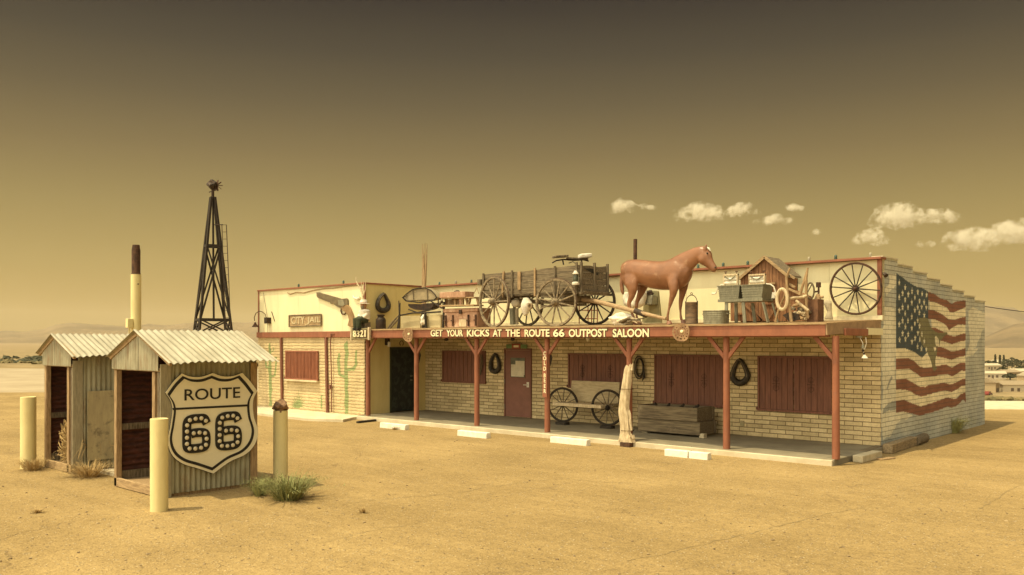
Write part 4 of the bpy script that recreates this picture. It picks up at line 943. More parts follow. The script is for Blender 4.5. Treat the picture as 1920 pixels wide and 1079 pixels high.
st = MB().tube([(GG(395, 280, 19.3).x, 19.3, 3.2), GG(398, 92, 19.3)], .05, 10).build('flue_pipe', iron_rust); tag(st, 'rusty pipe rising from the roof behind the horse', 'pipe')
# perforated tractor seats
def tractor_seat(cx, cy, Y, w, lab, mirror=1):
    th = thing('tractor_seat', lab, 'tractor seat', P(cx, cy, Y=Y), 'iron tractor seats on the porch beam')
    c = P(cx, cy, Y=Y); mb = MB(); n = 28
    out = []
    for i in range(n):
        a = 2*math.pi*i/n; x = math.cos(a); z = math.sin(a)
        x = math.copysign(abs(x)**.75, x); zz = z*(.98 if z < 0 else .72); zz = zz if z < 0 else zz*(1-.12*math.cos(a*2))
        out.append(c+Vector((x*w, -.05*(abs(x)**2)-.02, zz*w)))
    # concentric rings leaving slots open
    inner = [c.lerp(p, .32) for p in out]; rings = [[c.lerp(p, k_) for p in out] for k_ in (1, .82, .68, .54, .40, .12)]
    for ri in range(5):
        for i in range(n):
            if ri in (1, 3) and i % 2 == 0: continue
            q4 = [rings[ri][i], rings[ri][(i+1) % n], rings[ri+1][(i+1) % n], rings[ri+1][i]]
            mb.face([mb.b.verts.new(v_) for v_ in q4])
    bmesh.ops.remove_doubles(mb.b, verts=mb.b.verts, dist=1e-4)
    o = mb.build('pan', M('tan_rusty_seat', (.38, .24, .13), (.24, .14, .08), 9, rough=.7), th, mods=[('SOLIDIFY', dict(thickness=.014))])
    MB().lathe(c+Vector((0, -.02, 0)), [(.035, 0), (.03, .03), (.0, .04)], 12, 'y').build('bolt', letter, th)
tractor_seat(1280, 622, 16.1, .215, 'tan perforated iron tractor seat on the beam below the horse')
tractor_seat(768, 627, 16.1, .22, 'rusty perforated iron tractor seat on the beam near the left door')

# ------------------------------------------------------------------ milk churn lantern, tubs
bk = thing('kerosene_heater', 'dark cylindrical can with a tall wire bail handle right of the horse', 'can', GG(915, 860, 17.3))
c = GG(915, 858, 17.3); c.z = zd(17.3); hh = GG(915, 675, 17.3).z-c.z; rr = .145
MB().lathe(c, [(rr, 0), (rr, .02), (rr*.98, .025), (rr*.98, hh-.02), (rr, hh-.015), (rr, hh), (rr*.9, hh+.01)], 20).build('can', M('rusty_tin', (.10, .07, .045), (.22, .14, .08), 5, (1, 1, 3), .7), bk)
MB().tube([c+Vector((-rr, 0, hh-.02))]+[c+Vector((math.cos(a)*rr, 0, hh+math.sin(a)*.17)) for a in [math.pi*(1-i/10) for i in range(11)]]+[c+Vector((rr, 0, hh-.02))], .009, 6).tube(circ(c+Vector((0, 0, hh+.2)), .025, 10), .007, 5, closed=True).build('bail_handle', iron, bk)
for s in (-1, 1): MB().tube([c+Vector((s*rr*1.08, 0, 0)), c+Vector((s*rr*1.08, 0, hh+.03))], .01, 5).build('side_rod', iron, bk)
def ribbed_tub(name, lab, c, w, d, h, flare=.88, zribs=6, cat='tub', group=None):
    th = thing(name, lab, cat, c, group); mb = MB(); n = 36; prof = []
    for i in range(zribs*4+1):
        t_ = i/(zribs*4); prof.append((flare+(1-flare)*t_+.012*math.cos(i*math.pi/2), t_*h))
    prof += [(1.03, h+.005), (1.0, h+.015), (.96, h), (flare-.02, .03)]
    rings = []
    for k_, z in prof:
        rings.append([mb.b.verts.new(Vector(c)+Vector((math.copysign(abs(math.cos(a))**.6, math.cos(a))*w/2*k_, math.copysign(abs(math.sin(a))**.6, math.sin(a))*d/2*k_, z))) for a in [2*math.pi*i/n for i in range(n)]])
    for a, b_ in zip(rings, rings[1:]):
        for j in range(n): mb.face([a[j], a[(j+1) % n], b_[(j+1) % n], b_[j]])
    mb.face(rings[0][::-1]); mb.face(rings[-1]); mb.build('basin', galv, th)
    for s in (-1, 1): MB().tube([Vector(c)+Vector((s*w/2*1.0, -.06, h*.8)), Vector(c)+Vector((s*(w/2+.04), -.05, h*.78)), Vector(c)+Vector((s*(w/2+.04), .05, h*.78)), Vector(c)+Vector((s*w/2, .06, h*.8))], .008, 5).build('handle', galv, th)
    return th
HH = lambda x, y, Y=17.5: Q('h', x, y, Y=Y)
a = HH(165, 715, 16.8); b_ = HH(420, 715, 16.8); hgt = HH(290, 595, 16.8).z-zd(16.8)
ribbed_tub('wash_tub', 'low galvanised wash tub on the roof edge below the washing stand', Vector(((a.x+b_.x)/2, 16.85, zd(16.85))), (b_.x-a.x)*.78, .42, hgt, .95)
# wash stand: two square tubs, each with its wringer, on a legged stand
ws = thing('wash_stand', 'galvanised double wash tub on splayed legs in front of the small barn', 'wash stand', HH(570, 690, 17.3))
Yw = 17.25
for x0, x1, yt, yb in ((360, 555, 378, 490), (568, 765, 370, 495)):
    a = HH(x0, yt, Yw); b_ = HH(x1, yb, Yw); mb = MB(); cx = (a.x+b_.x)/2
    for k_ in range(12):
        t0_, t1_ = k_/12, (k_+1)/12; zz0 = b_.z+(a.z-b_.z)*t0_; w0 = (b_.x-a.x)*(.42+.08*t0_)+.006*(k_ % 2)
        mb.mm(cx-w0, cx+w0, Yw-.2-.01*(k_ % 2), Yw+.24, zz0, b_.z+(a.z-b_.z)*t1_)
    mb.mm(cx-(b_.x-a.x)*.53, cx+(b_.x-a.x)*.53, Yw-.23, Yw+.25, a.z, a.z+.018); mb.build('tub', galv, ws)
a = HH(365, 505, Yw); b_ = HH(765, 505, Yw)
MB().mm(a.x, b_.x, Yw-.24, Yw-.2, a.z-.03, a.z+.03).mm(a.x, b_.x, Yw+.22, Yw+.26, a.z-.03, a.z+.03).mm(a.x, b_.x, Yw-.2, Yw+.22, a.z-.02, a.z).build('shelf', galv, ws)
for (x0, y0, x1, y1) in ((395, 515, 390, 590), (725, 515, 770, 690), (545, 515, 560, 690)):
    p0 = HH(x0, y0, Yw-.2); p1 = HH(x1, y1, Yw-.22); p1.z = zd(Yw)
    MB().beam(p0, p1, .07, .03).build('leg', galv, ws)
    MB().beam(p0+Vector((0, .42, 0)), p1+Vector((0, .46, 0)), .07, .03).build('leg', galv, ws)
def wringer(x0, x1, yt, yb, crank, lab):
    th = thing('clothes_wringer', lab, 'wringer', HH((x0+x1)/2, yb, Yw), 'hand wringers on the wash tubs')
    a = HH(x0, yt, Yw); b_ = HH(x1, yb, Yw); w = .03
    MB().mm(a.x, a.x+w, Yw-.04, Yw+.03, b_.z, a.z).mm(b_.x-w, b_.x, Yw-.04, Yw+.03, b_.z, a.z).mm(a.x, b_.x, Yw-.045, Yw+.035, a.z-.035, a.z).mm(a.x, b_.x, Yw-.045, Yw+.035, b_.z, b_.z+.03).build('frame', wood_pale, th, bevel=.005)
    for k_ in (.33, .62):
        z_ = b_.z+(a.z-b_.z)*k_; MB().tube([(a.x+w, Yw, z_), (b_.x-w, Yw, z_)], .04, 12).build('roller', plaster, th)
    MB().tube([(a.x+.05, Yw-.05, a.z-.05), ((a.x+b_.x)/2, Yw-.05, a.z-.13), (b_.x-.05, Yw-.05, a.z-.05)], .012, 6).build('spring', galv, th)
    for x_ in (a.x+.04, b_.x-.04): MB().tube([(x_, Yw, a.z), (x_, Yw, a.z+.05)], .01, 5).tube([(x_-.03, Yw, a.z+.055), (x_+.03, Yw, a.z+.055)], .012, 5).build('screw', iron_rust, th)
    MB().tube([HH(*p, Yw-.03) for p in crank], .014, 6).tube([HH(*crank[-1], Yw-.03), HH(crank[-1][0]+(-35 if crank[-1][0] < x0 else 2), crank[-1][1]+(2 if crank[-1][0] < x0 else 35), Yw-.03)], .02, 6).build('crank', plaster, th)
wringer(372, 502, 265, 375, [(372, 352), (345, 358), (315, 385), (298, 435)], 'hand wringer with its crank out to the left on the left wash tub')
wringer(600, 748, 265, 355, [(750, 350), (790, 352), (820, 375), (835, 420)], 'hand wringer with its crank out to the right on the right wash tub')
# ------------------------------------------------------------------ small barn
Yb = 18.15
barn = thing('toy_barn', 'small brown board barn with a peaked roof on the porch roof', 'shed', HH(720, 685, Yb))
def bprism(pts, Y, d, nm, mat, par=barn, bv=0): return MB().prism([HH(*p, Y) for p in pts], (0, d, 0)).build(nm, mat, par, bevel=bv)
mb = MB(); xs_ = np.linspace(430, 935, 17)
for i in range(16):
    xa, xb = xs_[i]+1.5, xs_[i+1]-1.5
    def topy(x): return 120+abs(x-735)*.82 if x < 935 else 300
    ya, yb_ = topy(max(xa, 520)), topy(max(xb, 520))
    if xa < 515: ya = yb_ = 520
    mb.prism([HH(xa, 684, Yb), HH(xb, 684, Yb), HH(xb, yb_, Yb), HH(xa, ya, Yb)], (0, .03, 0))
mb.build('front_boards', wood_barn, barn)
a = HH(520, 684, Yb+.03); b_ = HH(935, 684, Yb+.03); ridge = HH(735, 118, Yb)
mb = MB(); mb.mm(a.x, a.x+.03, Yb+.03, Yb+.6, zd(Yb), HH(520, 300, Yb).z).mm(b_.x-.03, b_.x, Yb+.03, Yb+.6, zd(Yb), HH(935, 285, Yb).z).mm(a.x, b_.x, Yb+.57, Yb+.6, zd(Yb), HH(935, 300, Yb).z).build('side_boards', wood_barn, barn)
for (p, q) in (((735, 100), (505, 298)), ((735, 100), (940, 268)), ):
    A = HH(*p, Yb-.06); B = HH(*q, Yb-.06); mid = Vector((0, .38, 0)); nrm = (B-A).cross(Vector((0, 1, 0))).normalized()
    MB().prism([A, B, B+Vector((0, .72, 0)), A+Vector((0, .72, 0))], (0, 0, -.035)).build('roof_slope', wood_greyx, barn)
MB().prism([HH(960, 400, Yb), HH(1090, 455, Yb), HH(1090, 684, Yb), HH(940, 684, Yb), HH(940, 400, Yb)], (0, .4, 0)).build('lean_to', wood_barn, barn)
MB().beam(HH(935, 385, Yb-.05), HH(1100, 460, Yb-.05), .05, .04).beam(HH(735, 106, Yb-.07), HH(505, 304, Yb-.07), .02, .06).beam(HH(735, 106, Yb-.07), HH(940, 274, Yb-.07), .02, .06).build('trim_board', wood_tanx, barn)
mb = MB()
for p, q in (((540, 520), (720, 680)), ((715, 525), (850, 525)), ((760, 684), (850, 548)), ((610, 530), (720, 684)), ((755, 500), (860, 500))): mb.beam(HH(*p, Yb-.02), HH(*q, Yb-.02), .03, .045)
mb.build('door_brace', wood_barn, barn)
bprism([(460, 525), (540, 525), (548, 615), (460, 615)], Yb-.05, .04, 'loft_box', wood_tan); bprism([(460, 608), (552, 608), (552, 625), (460, 625)], Yb-.09, .07, 'loft_box_sill', wood_barn)
bprism([(760, 425), (828, 425), (828, 478), (765, 478)], Yb-.08, .06, 'white_panel', plaster)
bprism([(780, 335), (835, 335), (830, 350), (790, 352)], Yb-.07, .05, 'shelf', wood_tan)
for y in (270, 350):
    MB().beam(HH(960, y, Yb+.1), HH(1010, y+30, Yb+.1), .02, .05).build('rafter_tail', wood_tanx, barn)

# ------------------------------------------------------------------ plough with hoops and junk
pl = thing('walking_plough', 'old wooden walking plough with two upright handles beside the barn', 'plough', HH(1000, 690, 17.0))
MB().tube([HH(980, 690, 16.8), HH(962, 560, 16.8), HH(940, 400, 16.8), HH(935, 290, 16.8), HH(965, 205, 16.8)], [.035, .032, .03, .026, .02], 8).build('handle', wood_tan, pl)
MB().tube([HH(1125, 660, 17.2), HH(1110, 480, 17.2), HH(1112, 300, 17.2), HH(1125, 205, 17.2)], [.03, .03, .03, .02], 8).tube([HH(1055, 450, 17.2), HH(1085, 350, 17.2), HH(1128, 205, 17.2)], [.03, .03, .02], 8).build('handle', wood_tan, pl)
MB().tube([HH(945, 485, 16.85), HH(1000, 475, 16.9), HH(1080, 470, 17.15), HH(1115, 450, 17.2)], .028, 8).tube([HH(1020, 500, 17.1), HH(1130, 590, 17.1)], .03, 8).build('crossbar', wood_pale, pl)
MB().prism([HH(900, 630, 16.9), HH(960, 600, 16.9), HH(1040, 620, 16.9), HH(1050, 670, 16.9), HH(960, 690, 16.9)], (0, .05, 0)).build('share', iron, pl)
MB().tube([HH(940, 400, 16.85), HH(910, 480, 16.85), HH(870, 560, 16.9), HH(835, 690, 16.9)], .022, 7).build('beam', wood_tan, pl)
hp = thing('wooden_hoop', 'pale oval wooden hoop hanging on the plough handle', 'hoop', HH(895, 580, 16.75))
MB().tube([HH(895+47*math.cos(a), 488+92*math.sin(a), 16.7) for a in [2*math.pi*i/24 for i in range(24)]], .035, 8, closed=True).build('ring', wood_pale, hp)
hp = thing('wheel_hoop', 'thin wooden wheel ring leaning on the right plough handle', 'hoop', HH(1145, 490, 17.3))
MB().tube([HH(1150+33*math.cos(a), 412+72*math.sin(a), 17.35) for a in [2*math.pi*i/24 for i in range(24)]], .018, 7, closed=True).build('ring', wood_grey, hp)
MB().tube([HH(1120, 430, 17.35), HH(1165, 350, 17.35)], .012, 5).build('spoke', wood_grey, hp)
fw = thing('firewood_pile', 'small heap of split firewood between the plough handles', 'firewood', HH(1050, 690, 17.3))
for j in range(16):
    x = random.uniform(955, 1100); y = random.uniform(540, 672); a = HH(x, y, 17.4+random.uniform(-.12, .12)); b_ = HH(x+random.uniform(35, 70), y+random.uniform(-18, 18), 17.3)
    a.z = max(a.z, zd(17.4)+.04); b_.z = max(b_.z, zd(17.4)+.04)
    MB().tube([a, b_], [.035, .03], 6).build('log', random.choice((wood_pale, wood_grey, wood_tan)), fw)
pm = thing('hand_pump', 'rusty hand pump standing on a rusty sheet metal box', 'pump', HH(1200, 665, 17.5))
a = HH(1145, 490, 17.5); b_ = HH(1245, 665, 17.5)
MB().mm(a.x, b_.x, 17.35, 17.65, zd(17.5)-.02, a.z).build('box', M('rusty_box', (.2, .1, .055), (.1, .05, .03), 7), pm, bevel=.01)
MB().tube([HH(1222, 490, 17.5), HH(1225, 350, 17.5)], .022, 8).tube([HH(1222, 380, 17.5), HH(1222, 335, 17.5)], .05, 10).tube([HH(1190, 420, 17.5), HH(1228, 415, 17.5)], .018, 6).build('pump_rod', iron_rust, pm)
MB().tube([HH(1195, 470, 17.5), HH(1265, 468, 17.5)], .028, 8).tube([HH(1215, 490, 17.5), HH(1218, 440, 17.5)], [.07, .035], 10).build('spout', wood_tan, pm)
pg = thing('garden_figure', 'pale stone bird-like figure between the pump and the big wheel', 'figurine', HH(1310, 670, 18))
MB().loft([(HH(1315, 668, 18), .09, .09), (HH(1322, 600, 18), .05, .05), (HH(1312, 550, 18), .07, .07), (HH(1305, 520, 18), .09, .07), (HH(1310, 495, 18), .05, .05)], 12).loft([(HH(1275, 505, 18), .02, .02), (HH(1295, 530, 18), .05, .04), (HH(1320, 545, 18), .04, .04)], 10).build('body', conc, pg, mods=[('REMESH', dict(mode='VOXEL', voxel_size=.015)), ('SMOOTH', dict(factor=.5, iterations=4))], ang=180)
# big iron wheel leaning on the parapet
bw = thing('cart_wheel', 'big thin iron-spoked wheel leaning against the cream parapet at the right end', 'wheel', HH(1560, 620, 18.7))
wc = HH(1556, 392, 18.9); wr = (HH(1556, 160, 18.9).z-HH(1556, 624, 18.9).z)/2
wheel(None, wc, wr, 14, Vector((0, 1, .09)), rim=.02, hub=.04, hl=.1, sp_r=.013, tw=.028, wood=iron_rust, spoke_m=iron, parent=bw, name='rim', off=.25)

# ------------------------------------------------------------------ left group on the porch roof
EE = lambda x, y, Y: Q('e', x, y, Y=Y)
def collar(name, lab, fpt, outline, w, depth, mat=leather, group='horse collars hung on the walls'):
    th = thing(name, lab, 'horse collar', fpt(*outline[0]), group)
    pts = []
    n = len(outline)
    ctr = outline; cx = sum(p[0] for p in ctr)/n; cy = sum(p[1] for p in ctr)/n
    # smooth closed curve through the points
    for i in range(n):
        p0, p1, p2, p3 = [Vector((*ctr[(i+k_) % n], 0)) for k_ in (-1, 0, 1, 2)]
        for t_ in (0, .33, .66):
            q = .5*((2*p1)+(-p0+p2)*t_+(2*p0-5*p1+4*p2-p3)*t_*t_+(-p0+3*p1-3*p2+p3)*t_**3); pts.append(fpt(q.x, q.y))
    ys = [q.z for q in pts]; lo, hi = min(ys), max(ys)
    rad = [w*(1.15-.55*((q.z-lo)/(hi-lo))) for q in pts]
    MB().tube(pts, rad, 10, closed=True).build('pad', mat, th)
    MB().tube([p_+depth*1.0 for p_ in pts], [r_*.28 for r_ in rad], 6, closed=True).build('hame', M('worn_hame', (.1, .08, .055), (.2, .15, .1), 8), th)
    return th
collar('horse_collar', 'leather horse collar hung on the mustard wall above the milk can', lambda x, y: Q('e', x, y, X=UL+.08), [(290, 545), (245, 600), (235, 655), (255, 690), (290, 700), (325, 685), (338, 645), (318, 590)], .075, Vector((.05, 0, 0)))
collar('horse_collar', 'black horse collar on the block wall beside the brown door', lambda x, y: Q('i', x, y, Y=VW-.06), [(1205, 290), (1178, 330), (1168, 385), (1180, 425), (1205, 435), (1230, 425), (1242, 385), (1228, 325)], .07, Vector((0, -.05, 0)))
collar('horse_collar', 'black horse collar on the block wall between the two right windows', lambda x, y: Q('k', x, y, Y=VW-.06), [(695, 315), (662, 365), (645, 430), (665, 465), (695, 478), (730, 465), (752, 425), (728, 360)], .07, Vector((0, -.05, 0)))
ro = thing('rope_coil', 'coiled rope and bridle hanging on the wall behind the dead trunk post', 'rope', Q('j', 1205, 225, Y=VW-.05))
for j in range(3):
    s = 1-.1*j
    MB().tube([Q('j', 1208+40*s*math.cos(a)+3*j, 325+98*s*math.sin(a), Y=VW-.05-.02*j) for a in [2*math.pi*i/22 for i in range(22)]], .022, 6, closed=True).build('loop', leather if j != 1 else M('old_rope', (.3, .22, .12)), ro)
for j in range(6): MB().tube([Q('j', 1235+j*4, 250+10*j, Y=VW-.08), Q('j', 1252+j, 350, Y=VW-.08), Q('j', 1240+j*5, 445-6*j, Y=VW-.08)], .008, 5).build('strap', leather, ro)
mc = thing('milk_can', 'dark rusty milk can standing below the collar on the mustard wall', 'milk can', EE(262, 865, 16.95))
c = EE(265, 862, 16.95); c.z = zd(16.95); mh = EE(262, 735, 16.95).z-c.z
MB().lathe(c, [(.15, 0), (.155, .02), (.155, mh*.62), (.14, mh*.7), (.095, mh*.8), (.09, mh*.88), (.12, mh*.9), (.125, mh*.97), (.09, mh)], 20).build('body', iron, mc)
for s in (-1, 1): MB().tube([c+Vector((s*.13, 0, mh*.66)), c+Vector((s*.17, 0, mh*.76)), c+Vector((s*.1, 0, mh*.82))], .01, 5).build('handle', iron, mc)
# leaning old sleigh shafts
sh = thing('wood_shafts', 'bundle of bent wooden shafts leaning left of the cutter sleigh', 'shafts', EE(380, 868, 16.9))
for (pa, pb_, pc_) in (((330, 865), (375, 805), (430, 745)), ((345, 868), (395, 812), (440, 760)), ((420, 865), (435, 740), (443, 630)), ((432, 865), (437, 740), (430, 610))):
    MB().tube([EE(*pa, 16.85), EE(*pb_, 16.85), EE(*pc_, 16.9)], [.028, .03, .015], 7).build('shaft', wood_dark if pa[0] > 400 else wood_grey, sh)
# buggy body
bu = thing('buggy', 'old horse buggy with a rounded pale hood and dark belly on the porch roof', 'buggy', EE(620, 860, 17.3))
Yu = 17.3
mb = MB(); top_ = [EE(500+260*i/16, 610-(118)*math.sin(math.pi*i/16)**.55, Yu) for i in range(17)]
top_ = [EE(*p, Yu) for p in ((500, 612), (468, 582), (508, 545), (560, 508), (610, 495), (680, 492), (732, 515), (770, 555), (782, 580), (760, 602))]; mb.prism(top_, (0, .22, 0)); mb.build('hood', M('grey_canvas', (.36, .29, .18), (.26, .21, .13), 5, rough=.9), bu, bevel=.02)
MB().tube([q+Vector((0, -.02, 0)) for q in top_], .018, 6).tube([EE(500, 612, Yu-.02), EE(620, 625, Yu-.05), EE(762, 603, Yu-.02)], .02, 6).tube([EE(507, 560, Yu-.02), EE(470, 580, Yu-.1), EE(500, 610, Yu-.02)], .014, 5).tube([EE(690, 500, Yu-.03), EE(695, 600, Yu-.03)], .01, 5).tube([EE(560, 500, Yu-.03), EE(565, 600, Yu-.03)], .01, 5).build('hoop_rail', wood_dark, bu)
mb = MB(); mb.prism([EE(515, 640, Yu)]+[EE(632-118*math.cos(math.pi*i/14), 645+52*math.sin(math.pi*i/14), Yu) for i in range(1, 14)]+[EE(750, 628, Yu), EE(632, 640, Yu)], (0, .3, 0)); mb.build('belly', iron, bu, bevel=.02)
MB().tube([EE(440, 745, Yu-.1), EE(560, 722, Yu-.1), EE(640, 722, Yu-.1), EE(815, 712, Yu-.1)], .025, 7).tube([EE(520, 690, Yu), EE(600, 718, Yu), EE(740, 690, Yu)], .02, 6).tube([EE(720, 610, Yu-.1), EE(830, 680, Yu-.1)], .022, 6).build('undercarriage', wood_dark, bu)
MB().mm(EE(448, 850, Yu).x, EE(625, 850, Yu).x, Yu, Yu+.5, zd(Yu), EE(500, 750, Yu).z).mm(EE(700, 850, Yu).x, EE(815, 850, Yu).x, Yu, Yu+.5, zd(Yu), EE(500, 745, Yu).z).build('base_box', M('pale_box_paint', (.55, .47, .28), (.48, .4, .23), 4), bu, bevel=.01)
for x in (655, 680): MB().tube([EE(x, 860, Yu-.1), EE(x-8, 720, Yu-.1)], .04, 7).build('leg', wood_dark, bu)
MB().blob(EE(655, 790, Yu-.12), .12, .3, 3, (.8, .7, 1.1), 8).build('bone_weight', plaster, bu)
sp_ = thing('dry_stalks', 'bundle of tall bare agave stalks rising behind the buggy hood', 'plant', EE(655, 480, 18.6))
for x0, x1, yt in ((652, 649, 88), (660, 672, 80), (668, 690, 85), (656, 655, 180), (664, 668, 170)):
    a = EE(x0, 490, 18.6); b_ = EE(x1, yt, 18.6); MB().tube([(a.x, 18.6, zd(18.6)), a, a.lerp(b_, .5)+Vector((random.uniform(-.02, .02), 0, 0)), b_], [.05, .045, .03, .008], 7).build('stalk', wood_tan, sp_)
# hand wheel and chest
hw = thing('valve_wheel', 'small black iron hand wheel between the buggy and the crates', 'wheel', EE(825, 680, 17.1))
c = EE(825, 622, 17.1); wheel(None, c, .16, 6, Vector((0, 1, 0)), rim=.012, hub=.035, hl=.05, sp_r=.01, tw=.012, wood=iron, parent=hw, name='rim')
MB().tube([c+Vector((0, .1, 0)), EE(835, 860, 17.1)], .03, 8).build('post', wood_dark, hw)
ch = thing('wooden_chest', 'rosy wooden trunk with iron strap hinges standing left of the wagon', 'chest', EE(1000, 862, 17.2))
a = EE(850, 858, 17.1); b_ = EE(1150, 670, 17.1)
MB().mm(a.x, b_.x, 17.1, 17.65, zd(17.2), b_.z-.12).build('body', wood_pink, ch, bevel=.015)
MB().mm(a.x-.03, b_.x+.03, 17.07, 17.68, b_.z-.118, b_.z-.01).build('lid', wood_pink, ch, bevel=.02)
for x in (860, 925, 1068, 1135): 
    q = EE(x, 760, 17.07); MB().mm(q.x-.02, q.x+.02, 17.055, 17.098, zd(17.1)+.04, b_.z-.2).box((q.x, 17.05, zd(17.1)+.2), (.09, .03, .035)).build('strap', iron_rust, ch)
MB().mm(EE(965, 780, 17).x, EE(1030, 780, 17).x, 17.08, 17.098, zd(17)+.03, EE(965, 780, 17.08).z).build('panel', wood_pale, ch)
q = EE(995, 710, 17.05); MB().mm(q.x-.05, q.x+.05, 17.04, 17.069, q.z-.06, q.z+.05).build('latch', iron, ch)
pr = thing('wooden_press', 'rough timber press frame stacked on top of the wooden chest', 'press', EE(990, 660, 17.2))
P_ = lambda x0, y0, x1, y1, w, h, nm, mt=wood_tanx: MB().beam(EE(x0, y0, 17.15), EE(x1, y1, 17.15), w, h).build(nm, mt, pr, bevel=.006)
P_(845, 560, 1080, 552, .35, .16, 'top_board', wood_pink); P_(850, 658, 1165, 652, .4, .04, 'base_board'); P_(860, 590, 1160, 580, .3, .03, 'rail')
for x0, x1 in ((868, 868), (950, 952), (1022, 1018), (1050, 1065), (1090, 1072), (1150, 1165)): P_(x0, 575, x1, 655, .06, .06, 'slat', wood_tan)
P_(1000, 548, 1005, 655, .1, .08, 'post', wood_pink)
MB().blob(EE(965, 528, 17.2), .07, .4, 2, (1.6, 1, .6), 4).build('knob', iron, pr); MB().tube([EE(1120, 545, 17.2), EE(1148, 490, 17.2), EE(1165, 545, 17.2)], .012, 6).build('bail', wood_tan, pr)
MB().prism([EE(868, 600, 17.3), EE(1000, 590, 17.3), EE(1000, 655, 17.3), EE(868, 655, 17.3)], (0, .05, 0)).build('back_panel', wood_tan, pr)

# antler branch and horn at wing corner
an = thing('dead_branch', 'bare forked dead branch fixed upright at the wing corner', 'branch', Q('d', 735, 200, Y=16.3))
for pts_, r_ in (([(733, 215), (728, 180), (712, 140), (690, 100), (686, 68)], .035), ([(735, 190), (750, 150), (750, 92)], .028), ([(728, 175), (722, 130), (722, 92)], .022), ([(738, 180), (735, 140), (738, 105)], .02), ([(712, 140), (700, 120), (690, 118)], .015)):
    MB().tube([Q('d', *p, Y=16.35) for p in pts_], [r_*(1-.7*i/(len(pts_)-1)) for i in range(len(pts_))], 7).build('branch', wood_pale, an)
ho = MB().tube([Q('d', *p, Y=WV-.06) for p in ((668, 190), (675, 205), (695, 212), (712, 203))], [.01, .03, .035, .04], 8).build('cattle_horn', plaster); tag(ho, 'pale curved cattle horn fixed on the wing wall beside the branch', 'horn')

rp = MB().tube([Q('d', x, y, Y=WV-.04) for x, y in ((240, 172), (258, 180), (300, 168), (345, 172), (390, 160), (440, 150), (490, 143), (540, 141), (590, 133), (640, 128), (700, 122), (722, 126))], .016, 6).build('rope', wood_tan); tag(rp, 'long wavy rope strung along the top of the cream wing wall', 'rope')
rp = MB().tube([Q('d', x, y, Y=WV-.04) for x, y in ((136, 295), (146, 325), (156, 358))], .014, 5).build('stick', wood_grey); tag(rp, 'short thin stick hanging on the wing wall left of the jail sign', 'stick')
rp = MB().tube([Q('d', x, y, Y=WV-.05) for x, y in ((82, 170), (95, 250), (108, 330), (112, 455))], .006, 5).build('wire', iron); tag(rp, 'thin wire running down from the wing corner past the gooseneck lamp', 'wire')

# ------------------------------------------------------------------ seated prospector statue
st = thing('prospector_statue', 'small seated bearded man figure in white shirt and pale hat above the number board', 'statue', Q('d', 738, 398, Y=16.25))
U0 = Q('d', 737, 398, Y=16.25); U0.z = 2.585; k = .86/1.32
def sp(x, y, z): return U0+Vector((x*.82, y, z))*k
body = MB()
body.loft([(sp(0, .05, .42), .13, .17), (sp(0, .06, .55), .14, .16), (sp(0, .05, .7), .13, .17), (sp(0, .04, .85), .13, .2), (sp(0, .04, .93), .09, .17), (sp(0, .03, .98), .055, .06), (sp(0, .02, 1.04), .055, .055)], 14, Vector((1, 0, 0)))
body.loft([(sp(0, .02, 1.02), .07, .06), (sp(0, -.0, 1.09), .10, .08), (sp(0, 0, 1.16), .105, .085), (sp(0, .01, 1.24), .08, .07), (sp(0, .01, 1.27), .03, .03)], 14, Vector((1, 0, 0)))
body.blob(sp(0, -.11, 1.14), .02, 0, 2, (1, 1.2, 1.5))
for s in (-1, 1):
    body.tube([sp(s*.2, .05, .9), sp(s*.27, 0, .72), sp(s*.25, -.12, .58), sp(s*.12, -.24, .56)], [.065, .055, .045, .03], 10)
    for f_ in range(4): body.tube([sp(s*.12, -.24, .57-.018*f_), sp(s*.06, -.29, .565-.018*f_), sp(s*.01, -.28, .555-.018*f_)], [.012, .011, .009], 6)
    body.tube([sp(s*.13, -.24, .58), sp(s*.1, -.27, .62)], [.012, .009], 6)
    body.tube([sp(s*.1, .03, .42), sp(s*.13, -.2, .46), sp(s*.14, -.36, .44), sp(s*.13, -.36, .2), sp(s*.13, -.35, .05), sp(s*.14, -.46, .03)], [.1, .095, .075, .06, .05, .04], 12)
bo = body.build('person', skin_m, st, mods=[('REMESH', dict(mode='VOXEL', voxel_size=.009)), ('SMOOTH', dict(factor=.5, iterations=3))], ang=180)
sh_ = MB(); sh_.loft([(sp(0, .05, .5), .15, .18), (sp(0, .06, .6), .155, .18), (sp(0, .05, .75), .15, .2), (sp(0, .04, .87), .145, .22), (sp(0, .04, .95), .09, .15)], 16, Vector((1, 0, 0)))
for s in (-1, 1): sh_.tube([sp(s*.19, .05, .9), sp(s*.27, 0, .72), sp(s*.255, -.1, .6), sp(s*.2, -.17, .57)], [.082, .07, .062, .055], 10)
sh_.build('shirt', plaster, bo)
tr = MB()
for s in (-1, 1): tr.tube([sp(s*.09, .06, .43), sp(s*.13, -.2, .47), sp(s*.14, -.37, .45), sp(s*.13, -.37, .2), sp(s*.13, -.36, .1)], [.12, .112, .092, .08, .075], 12)
tr.build('trousers', M('dark_green_cloth', (.05, .06, .03), (.03, .035, .02), 6), bo)
bt = MB()
for s in (-1, 1): bt.tube([sp(s*.13, -.36, .12), sp(s*.13, -.36, .04), sp(s*.14, -.5, .03)], [.075, .065, .045], 10)
bt.build('boots', black_paint, bo)
MB().lathe(sp(0, .0, 1.2), [(.19, 0), (.2, .01), (.11, .025), (.105, .1), (.08, .13), (.0, .12)], 20).build('hat', plaster, bo)
MB().lathe(sp(0, .0, 1.222), [(.113, 0), (.113, .03)], 20).build('hat_band', red_paint, bo)
